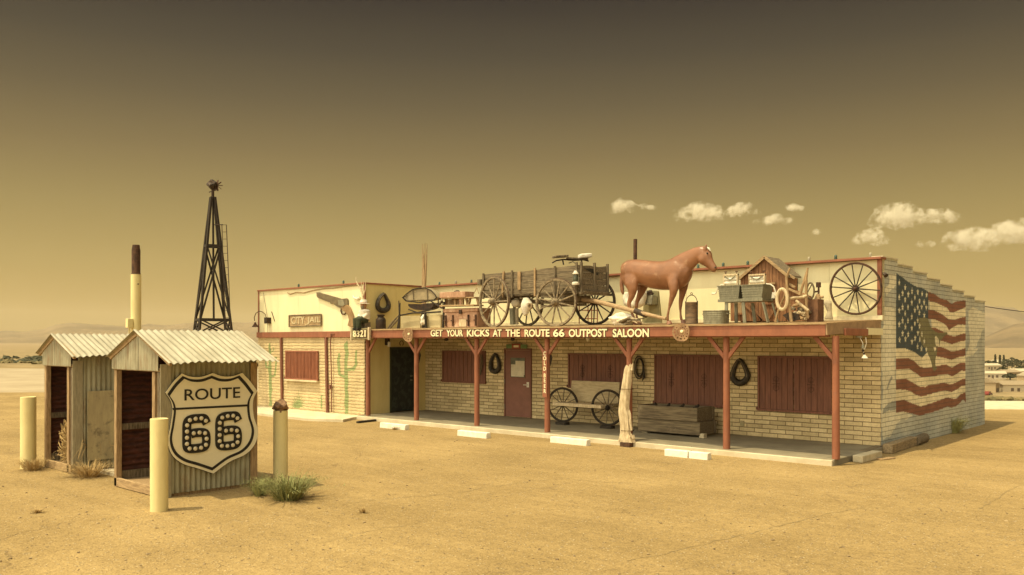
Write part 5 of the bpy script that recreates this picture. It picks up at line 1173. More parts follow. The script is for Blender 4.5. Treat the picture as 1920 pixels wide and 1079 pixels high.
MB().loft([(sp(0, -.06, 1.12), .06, .085), (sp(0, -.08, 1.04), .05, .07), (sp(0, -.09, .95), .025, .035)], 10, Vector((1, 0, 0))).build('beard', M('grey_beard', (.3, .25, .18), rough=.9), bo)
for s in (-1, 1): MB().blob(sp(s*.035, -.1, 1.16), .012, 0, 1).build('eye', black_paint, bo)
MB().mm(U0.x-.13, U0.x+.13, U0.y-.05, U0.y+.16, 2.56, U0.z+.36*k).build('seat', wood_grey, st)

# ------------------------------------------------------------------ small hung things
def hs(c, x, y, Y, r, lab):
    q = Q(c, x, y, Y=Y)
    o = MB().tube(circ(q, r, 14, 'y', R(-240)+R(180), R(60)+R(180)), .012, 6).build('horseshoe', iron_rust); return tag(o, lab, 'horseshoe')
q = Q('i', 418, 198, X=UL+.03); tag(MB().tube(circ(q, .075, 14, 'x', R(-60), R(240)), .012, 6).build('horseshoe', iron_rust), 'rusty horseshoe nailed above the dark side door', 'horseshoe')
wl = thing('wall_lamp', 'black lamp with a pale shade on the mustard wall left of the dark door', 'lamp', Q('i', 305, 190, X=UL+.1))
q = Q('i', 298, 185, X=UL+.08); MB().box(q, (.14, .1, .22)).build('housing', iron, wl, bevel=.01); MB().lathe(Q('i', 313, 228, X=UL+.16), [(.05, 0), (.05, .14), (.03, .16)], 12).build('lamp_shade', plaster, wl)
for c_, x, y, lab in (('i', 796, 165, 'small dark lamp holder under the beam left of the first window'), ('j', 100, 75, 'small dark lamp holder under the beam above the brown door')):
    q = Q(c_, x, y, Y=16.9); th = thing('ceiling_lamp', lab, 'lamp', q); MB().lathe(q, [(.02, -.05), (.05, -.03), (.06, .0), (.03, .07)], 12).build('shade', iron, th); MB().tube([q+Vector((0, 0, .06)), (q.x, q.y, 2.5)], .015, 6).build('stem', iron, th)
for c_, x, y, lab in (('j', 760, 75, 'bare white bulb under the beam above the wheel bench'),):
    q = Q(c_, x, y, Y=16.9); th = thing('bare_bulb', lab, 'lamp', q); MB().blob(q, .045, 0, 2, (1, 1, 1.4)).build('bulb', plaster, th); MB().tube([q+Vector((0, 0, .05)), (q.x, q.y, 2.5)], .02, 6).build('socket', plaster, th)
for c_, x0, y0, y1, lab, Y in (('i', 567, 265, 365, 'dark iron hook hanging behind the second porch post', 16.55), ('j', 432, 205, 310, 'dark leather holster hanging behind the cold beer post', 16.52)):
    th = thing('hanging_tackle', lab, 'tackle', Q(c_, x0, y0, Y=Y))
    MB().loft([(Q(c_, x0-4, y0, Y=Y), .03, .03), (Q(c_, x0, (y0*2+y1)/3, Y=Y), .06, .04), (Q(c_, x0-3, (y0+2*y1)/3, Y=Y), .04, .03), (Q(c_, x0-6, y1, Y=Y), .02, .02)], 10).build('strap', leather, th)
    MB().tube(circ(Q(c_, x0, y0-4, Y=Y), .03, 10), .006, 5, closed=True).build('ring', iron, th)
ta = thing('bridle', 'pale bridle straps hanging against the first shutter behind the third post', 'bridle', Q('i', 1085, 290, Y=VW-.1))
for j in range(4): MB().tube([Q('i', 1075+8*j, 292, Y=VW-.1), Q('i', 1090+4*j, 340, Y=VW-.11), Q('i', 1082+7*j, 375, Y=VW-.1), Q('i', 1078+2*j, 465, Y=VW-.1)], .01, 5).build('strap', leather if j % 2 else M('old_rope', (.3, .22, .12)), ta)
# wind chime at the right end
wc_ = thing('wind_chime', 'wind chime of small bells hanging from the right end of the porch', 'wind chime', Q('k', 1530, 160, Y=18.0))
KK = lambda x, y: P(1380+x/3.72, 590+y/3.72, Y=17.6)
MB().tube([KK(905, 160), KK(910, 200), KK(897, 245)], .006, 5).tube([KK(860, 155), KK(885, 200), KK(890, 290)], .006, 5).build('cord', plaster, wc_)
MB().lathe(KK(885, 237), [(.035, 0), (.03, .05), (.015, .08)], 10).build('bell', galv, wc_); MB().lathe(KK(897, 305), [(.07, 0), (.045, .03), (.02, .07)], 12).build('bell', plaster, wc_)
MB().blob(KK(886, 252), .03, 0, 1).blob(KK(893, 275), .025, 0, 1).build('bead', iron, wc_); MB().box(KK(858, 157), (.12, .04, .03)).build('mount', galv, wc_)
q = Q('k', 712, 760, Y=VW-.02); tag(MB().mm(q.x-.05, q.x+.05, VW-.03, VW-.001, q.z-.06, q.z+.06).build('outlet_box', M('tan_box', (.5, .42, .24)), bevel=.006), 'tan electrical outlet box low on the wall below the right collar', 'outlet')
# floodlight on the side wall corner
fl_ = thing('side_floodlight', 'tiny grey floodlight fixed high on the mural wall corner', 'lamp', Q('m', 100, 250, X=UR+.05))
MB().tube([Q('m', 90, 238, X=UR+.01), Q('m', 100, 248, X=UR+.12)], .02, 6).build('bracket', galv, fl_); MB().tube([Q('m', 98, 245, X=UR+.1), Q('m', 122, 270, X=UR+.16)], [.035, .05], 10).build('head', iron, fl_)

# COLD BEER sign on the post
cb = thing('beer_sign', 'narrow red vertical cold beer sign on the porch post', 'sign', Q('j', 383, 600, Y=16.3))
a = Q('j', 362, 185, Y=16.33); b_ = Q('j', 402, 590, Y=16.33)
MB().mm(a.x, b_.x, 16.325, 16.345, b_.z, a.z).build('board', red_paint, cb, bevel=.003)
for chh, y in zip('COLDBEER', (205, 247, 290, 338, 398, 442, 490, 535)):
    q = Q('j', 381, y, Y=16.32); MB().text(chh, .135, Vector((q.x, 16.321, q.z)), rot_face_front(), .003, .003, sx=.95).build('lettering', letter, cb, smooth=False)

# ------------------------------------------------------------------ wheel bench
bn = thing('wheel_bench', 'wooden bench with wagon wheel ends under the second window', 'bench', (Q('j', 740, 800, z=0).x, 18.4, 0))
JJ = lambda x, y, Y: Q('j', x, y, Y=Y)
YB = 18.25
c1 = JJ(540, 690, YB); c2 = JJ(935, 710, YB); rb = .46
axb = Matrix.Rotation(R(12), 3, 'Z') @ Vector((0, 1, 0))
for j, c in enumerate((c1, c2)):
    c.z = .53; wheel(None, c, rb, 12, axb, rim=.03, hub=.07, hl=.1, sp_r=.014, tw=.028, wood=wood_dark, spoke_m=wood_grey, parent=bn, name='wheel', off=.2)
    MB().beam((c.x-.15, YB-.05, .035), (c.x+.2, YB-.05, .035), .18, .07).build('foot', wood_dark, bn)
MB().beam((c1.x-.15, YB+.0, .56), (c2.x+.0, YB-.02, .56), .5, .085).build('seat', wood_pale, bn, bevel=.008)
mb = MB(); 
MB().box(((c1.x+c2.x)/2+.1, YB+.30, .90), (c2.x-c1.x+.1, .04, .56), Matrix.Rotation(R(-8), 3, 'X')).build('backrest', M('bench_back', (.58, .48, .31), (.42, .34, .21), 4, (1, 6, 6)), bn, bevel=.01)
# planter trough
tp = thing('timber_trough', 'rough timber trough planter on the walkway under the third window', 'trough', (Q('k', 200, 850, z=0).x, 18.0, 0))
x0 = P(1196, 815, Y=17.85).x; x1 = P(1312, 825, Y=17.85).x
wbeam = wood_greyx
for k_, (z0, z1, yo, ex) in enumerate(((.05, .36, 0, 0), (.365, .69, .03, -.05))):
    MB().mm(x0+.02*k_, x1+ex, 17.85-yo, 17.93-yo, z0, z1).build('side_timber', wbeam, tp, bevel=.012)
    MB().mm(x0+.02*k_, x1+ex, 18.55, 18.63, z0, z1).build('side_timber', wbeam, tp, bevel=.012)
    MB().mm(x1-.1+ex, x1-.02+ex, 17.935-yo, 18.549, z0, z1).build('end_timber', wbeam, tp, bevel=.012)
    MB().mm(x0+.02, x0+.1, 17.935-yo, 18.549, z0, z1).build('end_timber', wbeam, tp, bevel=.012)
MB().mm(x0+.11, x1-.15, 17.94, 18.54, .1, .6).build('soil', M('dark_soil', (.05, .035, .02), (.09, .065, .04), 9), tp)
MB().mm(x1-.02, x1+.1, 17.86, 18.0, 0, .1).mm(x0+.05, x0+.2, 17.95, 18.1, 0, .06).build('block', conc, tp)
for j in range(4): MB().tube([(x0+.3+.35*j, 18.1, .58), (x0+.35+.4*j, 18.1, .74)], [.06, .03], 6).build('stump', wood_dark, tp)
# dead trunk strapped to post
tk = thing('dead_cactus_trunk', 'bleached split dead trunk strapped upright to a porch post', 'trunk', (pu[4]-.05, 16.15, -.02))
J2 = lambda x, y: Q('j', x, y, Y=16.2)
mb = MB(); prof = [(1112, 985, 60), (1105, 955, 58), (1095, 900, 42), (1093, 830, 42), (1085, 740, 44), (1078, 690, 42), (1088, 560, 41), (1105, 440, 40), (1115, 350, 33), (1122, 315, 28)]
kk = (J2(1100, 400).x-J2(1099, 400).x); rows = []
for i in range(len(prof)*3-2):
    i0 = min(i//3, len(prof)-2); t_ = i/3-i0; x, y, w = [prof[i0][k_]*(1-t_)+prof[i0+1][k_]*t_ for k_ in range(3)]
    q = J2(x, y); row = []
    for j in range(40):
        a = 2*math.pi*j/40; rr = w*kk*.94*(1+(.05 if i > 14 else .13)*math.sin(a*7+i*.04)+.10*noise.noise(Vector((math.cos(a)*2, math.sin(a)*2, i*.2)))*1.6+(.04*math.sin(a*17)))
        row.append(mb.b.verts.new((q.x+math.cos(a)*rr, 16.24+math.sin(a)*rr*.62-.04, max(q.z, -.03)+(random.uniform(-.02, .05) if i == len(prof)*3-3 else 0))))
    rows.append(row)
for a, b_ in zip(rows, rows[1:]):
    for j in range(40): mb.face([a[j], a[(j+1) % 40], b_[(j+1) % 40], b_[j]])
mb.face(rows[0][::-1]); mb.face(rows[-1]); mb.build('wood', wood_pale, tk)
for x_ in (1095, 1110, 1130, 1150):
    MB().tube([J2(x_, 350), J2(x_+random.uniform(0, 8), 290+random.uniform(-5, 25))], [.035, .008], 6).build('splinter', wood_pale, tk)
for a, b_, r_ in (((1060, 940), (1040, 975), .06), ((1150, 930), (1165, 955), .06), ((1130, 780), (1145, 880), .04)): MB().tube([J2(*a), J2(*b_)], [r_, r_*.6], 8).build('root', wood_pale, tk)
for y_ in (515, 880): MB().tube([Vector((J2(1098 if y_ < 600 else 1100, y_).x, 16.25, J2(1100, y_).z))+Vector((math.cos(a)*.155, math.sin(a)*.13-.01, 0)) for a in [2*math.pi*i/16 for i in range(16)]], .006, 5, closed=True).build('wire', iron_rust, tk)
MB().mm(J2(1078, 1005).x, J2(1160, 1005).x, 16.05, 16.2, G, -.02).build('foot_block', iron_rust, tk)

# ------------------------------------------------------------------ insulators on the parapet
def insulator(x, y, Yp, ztop, mat, lab):
    q = P(x, y, Y=Yp); c = Vector((q.x, Yp, ztop)); th = thing('insulator', lab, 'insulator', c, 'glass insulators along the parapet top')
    MB().lathe(c+Vector((0, 0, .02)), [(.034, 0), (.038, .024), (.026, .034), (.034, .045), (.032, .08), (.015, .098), (0, .1)], 12).build('glass', mat, th)
    MB().tube([c, c+Vector((0, 0, .03))], .015, 6).build('pin', iron, th)
lab = ['insulator on the wing parapet above the jail sign', 'insulator on the wing parapet above the revolver', 'insulator on the parapet right of the bare stalks', 'pale insulator on the parapet above the timber press', 'insulator on the parapet beside the wagon left end',
       'insulator on the parapet under the horse muzzle', 'insulator on the parapet above the left wringer', 'insulator on the parapet left of the barn peak', 'pale insulator just right of the barn peak', 'pale insulator above the hand pump', 'insulator on the parapet above the left of the big wheel', 'pale insulator at the right end of the parapet']
for (x, y, w_), lb in zip(((560, 537, 0), (644, 531, 0), (824, 532, 1), (855, 530, 1), (884, 528, 1), (1309, 499, 1), (1356, 495, 1), (1402, 493, 1), (1460, 488, 1), (1517, 485, 1), (1567, 482, 1), (1632, 478, 1)), lab):
    insulator(x, y, (VW+.1) if w_ else WV+.05, TOPZ if w_ else 4.05, glass_clr if 'pale' in lb else glass_blue, lb)

# ------------------------------------------------------------------ wheel stops and timbers
def stop(xl, xr, ybot, hpx, lab, mat=white, split=False, group='painted wheel stops along the walkway'):
    a = P(xl, ybot-(xr-xl)*.09, z=G); b_ = P(xr, ybot, z=G); D = -SA*b_.x+CA*b_.y; 
    L_ = (b_.x-a.x); y = (a.y+b_.y)/2; h = .135
    th = thing('wheel_stop', lab, 'wheel stop', ((a.x+b_.x)/2, y, G), group)
    segs = [(a.x, b_.x-.15)] if not split else [(a.x, (a.x+b_.x)/2-.03), ((a.x+b_.x)/2+.0, b_.x-.15)]
    for i, (p0, p1) in enumerate(segs):
        m = MB(); m.box(((p0+p1)/2, y+.09, G+h/2-.02), (p1-p0, .17, h+.04), None, None)
        for v in m.b.verts:
            if v.co.z > G: v.co.y += .012 if v.co.y < y+.09 else -.012
        o = m.build('block', mat, th, bevel=.012)
        if i: o.rotation_euler = (0, 0, 0)
stop(709, 768, 807.5, 13, 'white wheel stop nearest the wing corner, leftmost of the row')
stop(854, 922, 823.5, 13, 'white wheel stop in front of the first window and brown door')
stop(1028.5, 1111, 837.5, 14, 'white wheel stop in front of the wheel bench')
stop(1242.5, 1341, 864, 16, 'cracked white wheel stop in front of the timber trough', split=True)
ks = P(1597, 871, z=G); ke = P(1649, 862, z=G)
def slab(name, lab, p, q, w, h, mat, cat, z0=G):
    m = MB(); d = (q-p).xy.to_3d(); m.beam(Vector((p.x, p.y, z0+h/2)), Vector((q.x, q.y, z0+h/2)), w, h); o = m.build(name, mat, bevel=.015); return tag(o, lab, cat)
slab('concrete_stop', 'bare concrete block at the right corner of the walkway', P(1608, 868, z=G), P(1645, 858, z=G), .2, .14, M('pale_block', (.6, .52, .36)), 'wheel stop')
slab('railway_sleeper', 'short grey timber lying behind the concrete block at the corner', P(1618, 858, z=G), P(1652, 846, z=G), .16, .14, wood_greyx, 'timber')
slab('railway_sleeper', 'long squared timber along the foot of the mural wall', P(1664, 851, z=G), P(1712, 835, z=G), .2, .2, M('tan_sleeper', (.36, .27, .16), (.2, .15, .09), 6, (6, 1, 6)), 'timber')
rk_ = MB().tube([P(1716, 836, z=G)+Vector((0, 0, .1)), P(1733, 829, z=G)+Vector((0, 0, .1))], [.1, .12], 10).build('log', wood_grey); tag(rk_, 'rough round log end beyond the long timber at the mural wall', 'log')
slab('plank', 'dark plank lying on the ground before the first wheel stop', P(670, 794, z=G), P(706, 790, z=G), .1, .06, wood_dark, 'plank')
slab('board', 'thin flat board lying right of the concrete block', P(1648, 863, z=G), P(1674, 860, z=G), .14, .03, wood_tan, 'board')

# ------------------------------------------------------------------ outhouses
def corr(mb, p, du, dv, nw, amp, nrm, per=8):
    """corrugated sheet: waves along du, straight along dv"""
    p, du, dv, nrm = Vector(p), Vector(du), Vector(dv), Vector(nrm); prev = None
    for i in range(nw*per+1):
        t_ = i/(nw*per); o_ = nrm*(amp*math.sin(t_*nw*2*math.pi))
        a = mb.b.verts.new(p+du*t_+o_); b_ = mb.b.verts.new(p+du*t_+dv+o_)
        if prev: mb.face([prev[0], a, b_, prev[1]])
        prev = (a, b_)
    return mb
def outhouse(x0, x1, y0, y1, rx, zr, zel, zer, xl, xr, lab, lean=0, door=(.0, 1)):
    ez = 1.95; G2 = G
    th = thing('outhouse', lab, 'outhouse', ((x0+x1)/2, y0, G2))
    SOL = [('SOLIDIFY', dict(thickness=.006))]
    # floor / base
    MB().mm(x0+.02, x1-.02, y0+.08, y1, G2, G2+.11).build('floor', wood_tan, th)
    MB().beam((x0, y0+.03, G2+.08), (x1, y0+.03, G2+.08), .05, .14).build('sill_board', wood_tanx, th, bevel=.006)
    # corner posts
    for (a, b_, m_) in ((x0+.045, y0+.05, wood_tan), (x1-.22, y0+.05, wood_tan), (x1-.045, y0+.05, wood_grey), (x0+.045, y1-.05, wood_tan), (x1-.045, y1-.05, wood_tan)):
        MB().mm(a-.045, a+.045, b_-.045, b_+.045, G2, 1.78 if b_ < y0+.2 else 1.9).build('post', m_, th, bevel=.006)
    MB().mm(x0, x1, y0+.0, y0+.09, 1.785, 1.84).build('lintel', wood_tanx, th, bevel=.005)
    # side walls
    mb = MB(); corr(mb, (x1, y0+.1, G2+.05), (0, y1-y0-.1, 0), (0, 0, ez-G2-.0), int((y1-y0)/.09), .014, (1, 0, 0)); mb.build('right_wall', galv_wall, th, mods=SOL, ang=60)
    mb = MB(); corr(mb, (x0+.0, y0+.1, G2+.05), (0, 0, ez-G2), (0, y1-y0-.1, 0), 22, .016, (1, 0, 0)); mb.build('left_wall', rust_sheet, th, mods=SOL, ang=60)
    for za, zb_ in ((.80, .90), (G2+.11, G2+.25)): MB().mm(x0+.03, x0+.07, y0+.1, y1-.1, za, zb_).build('wall_rail', wood_grey, th)
    mb = MB(); corr(mb, (x0+.01, y1, G2+.05), (0, 0, ez-G2), (x1-x0-.02, 0, 0), 26, .011, (0, 1, 0)); mb.build('back_wall', rust_sheet, th, mods=SOL, ang=60)
    # inside partition seen through the doorway
    mb = MB(); corr(mb, (x0+.09, y0+.95, G2+.1), (0, 0, 1.8), (x1-x0-.2, 0, 0), 22, .014, (0, 1, 0)); mb.build('inner_sheet', rust_sheet, th, mods=SOL, ang=60)
    MB().mm(x0+.09, x1-.1, y0+.86, y0+.92, .80, .92).mm(x0+.09, x1-.1, y0+.80, y0+.92, G2+.11, G2+.28).build('inner_rail', wood_grey, th)
    MB().mm(x1-.17, x1-.095, y0+.09, y0+.1, G2+.1, 1.78).build('jamb_board', wood_tan, th)
    mb = MB(); mb.mm(x1+.014, x1+.03, y0+.0, y0+.17, G2, 1.9); mb.build('corner_board', M('silver_board', (.38, .34, .23), (.28, .24, .16), 5, (6, 6, 1), .9, .004), th)
    mb = MB(); mb.mm(x1+.014, x1+.03, y1-.12, y1+.0, G2, 1.9); mb.build('corner_board', wood_tan, th)
    # gable
    def gab(xa, xb, n):
        mb = MB(); prev = None
        for i in range(n*8+1):
            x = xa+(xb-xa)*i/(n*8); zt = zr-.02-(x-rx)*(zr-zer)/(xr-rx) if x > rx else zr-.02-(rx-x)*(zr-zel)/(rx-xl)
            y = y0-.02+.009*math.sin(i/8*2*math.pi); a = mb.b.verts.new((x, y, 1.80)); b_ = mb.b.verts.new((x, y, max(zt, 1.82)))
            if prev: mb.face([prev[0], a, b_, prev[1]])
            prev = (a, b_)
        return mb
    gab(x0-.02, rx-.008, int((rx-x0)/.085)).build('gable_sheet', galv_gable, th, mods=SOL, ang=60)
    gab(rx+.008, x1-.0, int((x1-rx)/.085)).build('gable_sheet', galv_gable, th, mods=SOL, ang=60)
    # rafters and roof sheets
    for (xa, za) in ((xl, zel), (xr, zer)):
        MB().beam((rx, y0-.03, zr-.045), (xa-(.08 if xa > rx else -.05), y0-.03, za-.02), .035, .06).build('rafter', wood_tanx, th)
        mb = MB(); d = Vector((xa-rx, 0, za-zr)); nn = Vector((-(za-zr), 0, xa-rx)).normalized()
        if nn.z < 0: nn = -nn
        corr(mb, (rx, y0-.1, zr), (0, y1-y0+.22, 0), d, int((y1-y0+.22)/.105), .014, nn)
        for v in mb.b.verts:
            if abs(v.co.x-xa) < .08: v.co.z += .012*math.sin(v.co.y*7); v.co.x += .012*math.sin(v.co.y*11)
        mb.build('roof_sheet', galv_roof, th, mods=[('SOLIDIFY', dict(thickness=.004))], ang=60)
    return th
OH1 = outhouse(-14.4, -12.78, 6.05, 7.68, -13.45, 2.42, 2.0, 1.93, -14.5, -12.28, 'front corrugated outhouse carrying the big highway shield sign')
OH2 = outhouse(-17.6, -16.25, 6.1, 7.6, -17.0, 2.38, 2.02, 1.98, -17.8, -15.98, 'rear corrugated outhouse with dry brush in its doorway')
MB().mm(-16.226, -16.20, 6.35, 7.45, .1, 1.35).build('flattened_sheet', M('flat_faded_sheet', (.45, .38, .22), (.36, .3, .18), 3, (3, 3, .7), .8, .001, spot=((.17, .14, .09), 4, .5, .68)), OH2)
tag(MB().mm(-16.1, -14.5, 6.5, 7.7, G-.05, G+.06).build('concrete_pad', conc_pale, bevel=.01), kind='structure')

# shield sign on the right wall of the front outhouse
SX = -12.745
SB = lambda x, y, X=SX: Q('b', x, y, X=X)
sgn = thing('shield_sign', 'large white route 66 shield sign on the front outhouse wall', 'sign', SB(560, 815))
def smooth_poly(pts, corners, n=5):
    out = []; N2 = len(pts)
    for i in range(N2):
        p0, p1, p2, p3 = [Vector((*pts[(i+k_) % N2], 0)) for k_ in (-1, 0, 1, 2)]
        if i in corners: p0 = 2*p1-p2
        if (i+1) % N2 in corners: p3 = 2*p2-p1
        for j in range(n):
            t_ = j/n; q = .5*((2*p1)+(-p0+p2)*t_+(2*p0-5*p1+4*p2-p3)*t_*t_+(-p0+3*p1-3*p2+p3)*t_**3); out.append((q.x, q.y))
    return out
outl = [(395, 285), (440, 302), (500, 303), (560, 283), (610, 300), (665, 300), (718, 282), (757, 325), (797, 378), (775, 430), (778, 510), (800, 590), (785, 660), (735, 715), (650, 755), (563, 818), (480, 790), (400, 765), (345, 720), (322, 650), (335, 560), (345, 480), (335, 430), (308, 388), (350, 330)]
cor = {0, 3, 6, 8, 15, 23}
outer = smooth_poly(outl, cor)
cxm, cym = 555, 540
inner = [(cxm+(x-cxm)*.94, cym+(y-cym)*.945) for x, y in outer]; inner2 = [(cxm+(x-cxm)*.885, cym+(y-cym)*.885) for x, y in outer]
MB().prism([SB(*p) for p in outer], (.03, 0, 0)).build('face', sign_face, sgn)
mb = MB(); A = [SB(*p, SX+.034) for p in inner]; B = [SB(*p, SX+.034) for p in inner2]
va = [mb.b.verts.new(p) for p in A]; vb = [mb.b.verts.new(p) for p in B]
for i in range(len(va)): mb.face([va[i], va[(i+1) % len(va)], vb[(i+1) % len(va)], vb[i]])
mb.prism([SB(*p, SX+.033) for p in ((350, 470), (755, 450), (755, 461), (352, 481))], (.002, 0, 0)); mb.build('border_line', black_paint, sgn, smooth=False)
mb = MB(); c1_ = [SB(*p, SX) for p in outer]; mb.tube([p+Vector((.02, 0, 0)) for p in c1_], .008, 5, closed=True); mb.build('edge', black_paint, sgn)
RX = Matrix.Rotation(R(90), 3, 'Z') @ Matrix.Rotation(R(90), 3, 'X')
def side_text(body, x0, x1, yc, y0_, y1_, X, mat, par, off, name='lettering'):
    a = SB(x0, yc, X); b_ = SB(x1, yc-12, X); w = b_.y-a.y; h = SB((x0+x1)/2, y0_, X).z-SB((x0+x1)/2, y1_, X).z
    t0 = MB(); t0.text(body, 1, Vector((0, 0, 0)), Matrix.Identity(3), 0); xx = [v.co.x for v in t0.b.verts]; ys = [v.co.y for v in t0.b.verts]; t0.b.free()
    size = h/(max(ys)-min(ys)); sx = w/((max(xx)-min(xx))*size)
    mb = MB(); mb.text(body, size, Vector((X, (a.y+b_.y)/2, (a.z+b_.z)/2)), RX, .002, off, sx=sx); return mb.build(name, mat, par, smooth=False)
side_text('ROUTE', 413, 708, 403, 370, 428, SX+.036, black_paint, sgn, .002)
# marquee 6s : thick stroke with bulbs
def six(x0, x1, yt, yb):
    def pt(u, v_): return (x0+(x1-x0)*u, yt+(yb-yt)*v_-14*u)
    path = [(.88, .2), (.8, .1), (.6, .085), (.35, .085), (.17, .14), (.13, .3), (.13, .5), (.13, .8), (.2, .9), (.5, .925), (.8, .9), (.88, .8), (.88, .6), (.8, .505), (.5, .48), (.3, .5)]
    # dense spline
    pts = []; N2 = len(path)
    for i in range(N2-1):
        p0, p1, p2, p3 = [Vector((*path[max(0, min(N2-1, i+k_))], 0)) for k_ in (-1, 0, 1, 2)]
        for j in range(5):
            t_ = j/5; pts.append(.5*((2*p1)+(-p0+p2)*t_+(2*p0-5*p1+4*p2-p3)*t_*t_+(-p0+3*p1-3*p2+p3)*t_**3))
    pts.append(Vector((*path[-1], 0)))
    P3 = [SB(*pt(p.x, p.y), SX+.034) for p in pts]
    mb = MB(); w = .07; prev = None
    for i, p in enumerate(P3):
        t_ = (P3[min(i+1, len(P3)-1)]-P3[max(i-1, 0)]).normalized(); nn = t_.cross(Vector((1, 0, 0))).normalized()
        if i == 0: p = p-t_*.03
        row = [mb.b.verts.new(p+nn*w), mb.b.verts.new(p+nn*w+Vector((.012, 0, 0))), mb.b.verts.new(p-nn*w+Vector((.012, 0, 0))), mb.b.verts.new(p-nn*w)]
        if prev:
            for j in range(4): mb.face([prev[j], prev[(j+1) % 4], row[(j+1) % 4], row[j]])
        else: mb.face(row[::-1])
        prev = row
    mb.face(prev)
    o = mb.build('numeral', black_paint, sgn, smooth=False)
    L_ = [0]
    for a, b_ in zip(P3, P3[1:]): L_.append(L_[-1]+(b_-a).length)
    nb = 16
    for k_ in range(nb):
        s = L_[-1]*(k_+.2)/(nb-.4); i = max(0, min(len(L_)-2, int(np.searchsorted(L_, s))-1)); t_ = (s-L_[i])/max(1e-6, L_[i+1]-L_[i]); p = P3[i].lerp(P3[i+1], min(1, t_))
        MB().lathe(p+Vector((.011, 0, 0)), [(.033, 0), (.033, .006), (.024, .02), (.0, .027)], 12, 'x').build('bulb', bulb_mat, o)
six(408, 545, 518, 706); six(583, 712, 504, 692)

# ------------------------------------------------------------------ bollards
def bollard(x, yb, r, h, lab, first=None):
    q = P(x, yb, z=G); d = Vector((q.x, q.y, 0)).normalized()*r; c = Vector((q.x, q.y, G))+d
    th = thing('bollard', lab, 'bollard', c, 'pale yellow pipe bollards')
    MB().lathe(c, [(r, -.1), (r, h-.004), (r-.006, h), (r-.02, h-.008), (r-.022, h-.06)], 32).build('pipe', boll, th)
    return c
bollard(53, 880, .135, 1.33, 'yellow bollard at the far left beside the rear outhouse')
bollard(298.5, 961, .12, 1.29, 'yellow bollard in front of the front outhouse doorway')
c3 = bollard(526, 905, .12, 1.2, 'yellow bollard right of the shield sign, with a rock on top')
rk2 = MB().blob(c3+Vector((.0, 0, 1.26)), .13, .32, 3, (1.1, 1, .75), 11).build('rock', rockm); tag(rk2, 'brown rock sitting on top of the right bollard', 'rock')

# tall pole and utility box
tpole = thing('tall_pole', 'tall white pole with a rusty sleeve on top behind the outhouses', 'pole', P(255, 750, D=21))
q = P(255, 640, D=21); zt = EYE+(HOR-515)*21/F; zt2 = EYE+(HOR-462)*21/F
MB().tube([(q.x, q.y, G), (q.x, q.y, zt)], .118, 20).build('shaft', boll, tpole)
MB().lathe((q.x, q.y, zt), [(.12, 0), (.105, .01), (.1, .03), (.1, zt2-zt-.1), (.085, zt2-zt), (.08, zt2-zt+.03)], 18).build('sleeve', iron_rust, tpole)
a = P(238, 600, D=20.85); b_ = P(247, 613, D=20.85)
MB().box(((a.x+b_.x)/2, (a.y+b_.y)/2, (a.z+b_.z)/2-.0), (.13, .13, .22)).build('meter_box', boll, tpole, bevel=.01)
MB().tube([((a.x+b_.x)/2, (a.y+b_.y)/2, b_.z), ((a.x+b_.x)/2, (a.y+b_.y)/2, G)], .02, 6).build('conduit', boll, tpole)
qq = P(259, 533, D=20.87); MB().blob(qq, .02, 0, 1).build('bolt', black_paint, tpole)

# windmill tower
wt = thing('windmill_tower', 'dark tapering timber windmill tower with a broken head', 'windmill', P(398, 720, D=30))
Dt = 30; ctr = P(399, HOR, D=Dt); zz = lambda y: EYE+(HOR-y)*Dt/F
zb, zt = G, zz(370)
hb_ = .5*92/F*Dt/1.15*1.0; 
def hw_(z): t_ = (z-zb)/(zt-zb); return .80*(1-t_)+.06*t_
rotT = Matrix.Rotation(R(42.65+29), 3, 'Z')
def corner(i, z): s = [(-1, -1), (1, -1), (1, 1), (-1, 1)][i % 4]; w = hw_(z); return Vector((ctr.x, ctr.y, z))+rotT @ Vector((s[0]*w, s[1]*w, 0))
for i in range(4): MB().beam(corner(i, zb), corner(i, zt), .07, .07).build('leg', wood_dark, wt)
lv = [zz(600), zz(462)]
for z in lv:
    for i in range(4): MB().beam(corner(i, z), corner(i+1, z), .08, .08).build('girt', wood_dark, wt)
for z0_, z1_ in ((zz(628), zz(600)), (zz(600), zz(462))):
    for i in range(4):
        MB().beam(corner(i, z0_), corner(i+1, z1_), .048, .048).build('brace', wood_dark, wt); MB().beam(corner(i+1, z0_), corner(i, z1_), .048, .048).build('brace', wood_dark, wt)
cc = Vector((ctr.x, ctr.y, 0))
for s in (.03,): MB().tube([cc+Vector((s*2.2, 0, zz(600))), cc+Vector((s, 0, zz(462))), cc+Vector((s*.5, 0, zt+.02))], .035, 6).build('pump_pole', wood_dark, wt)
hd = Vector((ctr.x, ctr.y, zt)); MB().tube([hd, hd+Vector((0, 0, .3))], .05, 8).build('mast', iron, wt)
hub_ = MB(); hub_.blob(hd+Vector((-.02, 0, .42)), .19, .25, 3, (1, .8, .9), 2).tube([hd+Vector((-.25, 0, .2)), hd+Vector((.3, 0, .22))], .02, 5); hub_.build('gearbox', iron, wt)
c = hd+Vector((.1, .1, .40))
mb = MB()
for i in range(9):
    a = 2*math.pi*i/9; d = Vector((CA, SA, 0))*math.cos(a)+Vector((0, 0, 1))*math.sin(a); mb.beam(c+d*.04, c+d*.19, .08, .015)
mb.build('vane_wheel', iron_rust, wt)
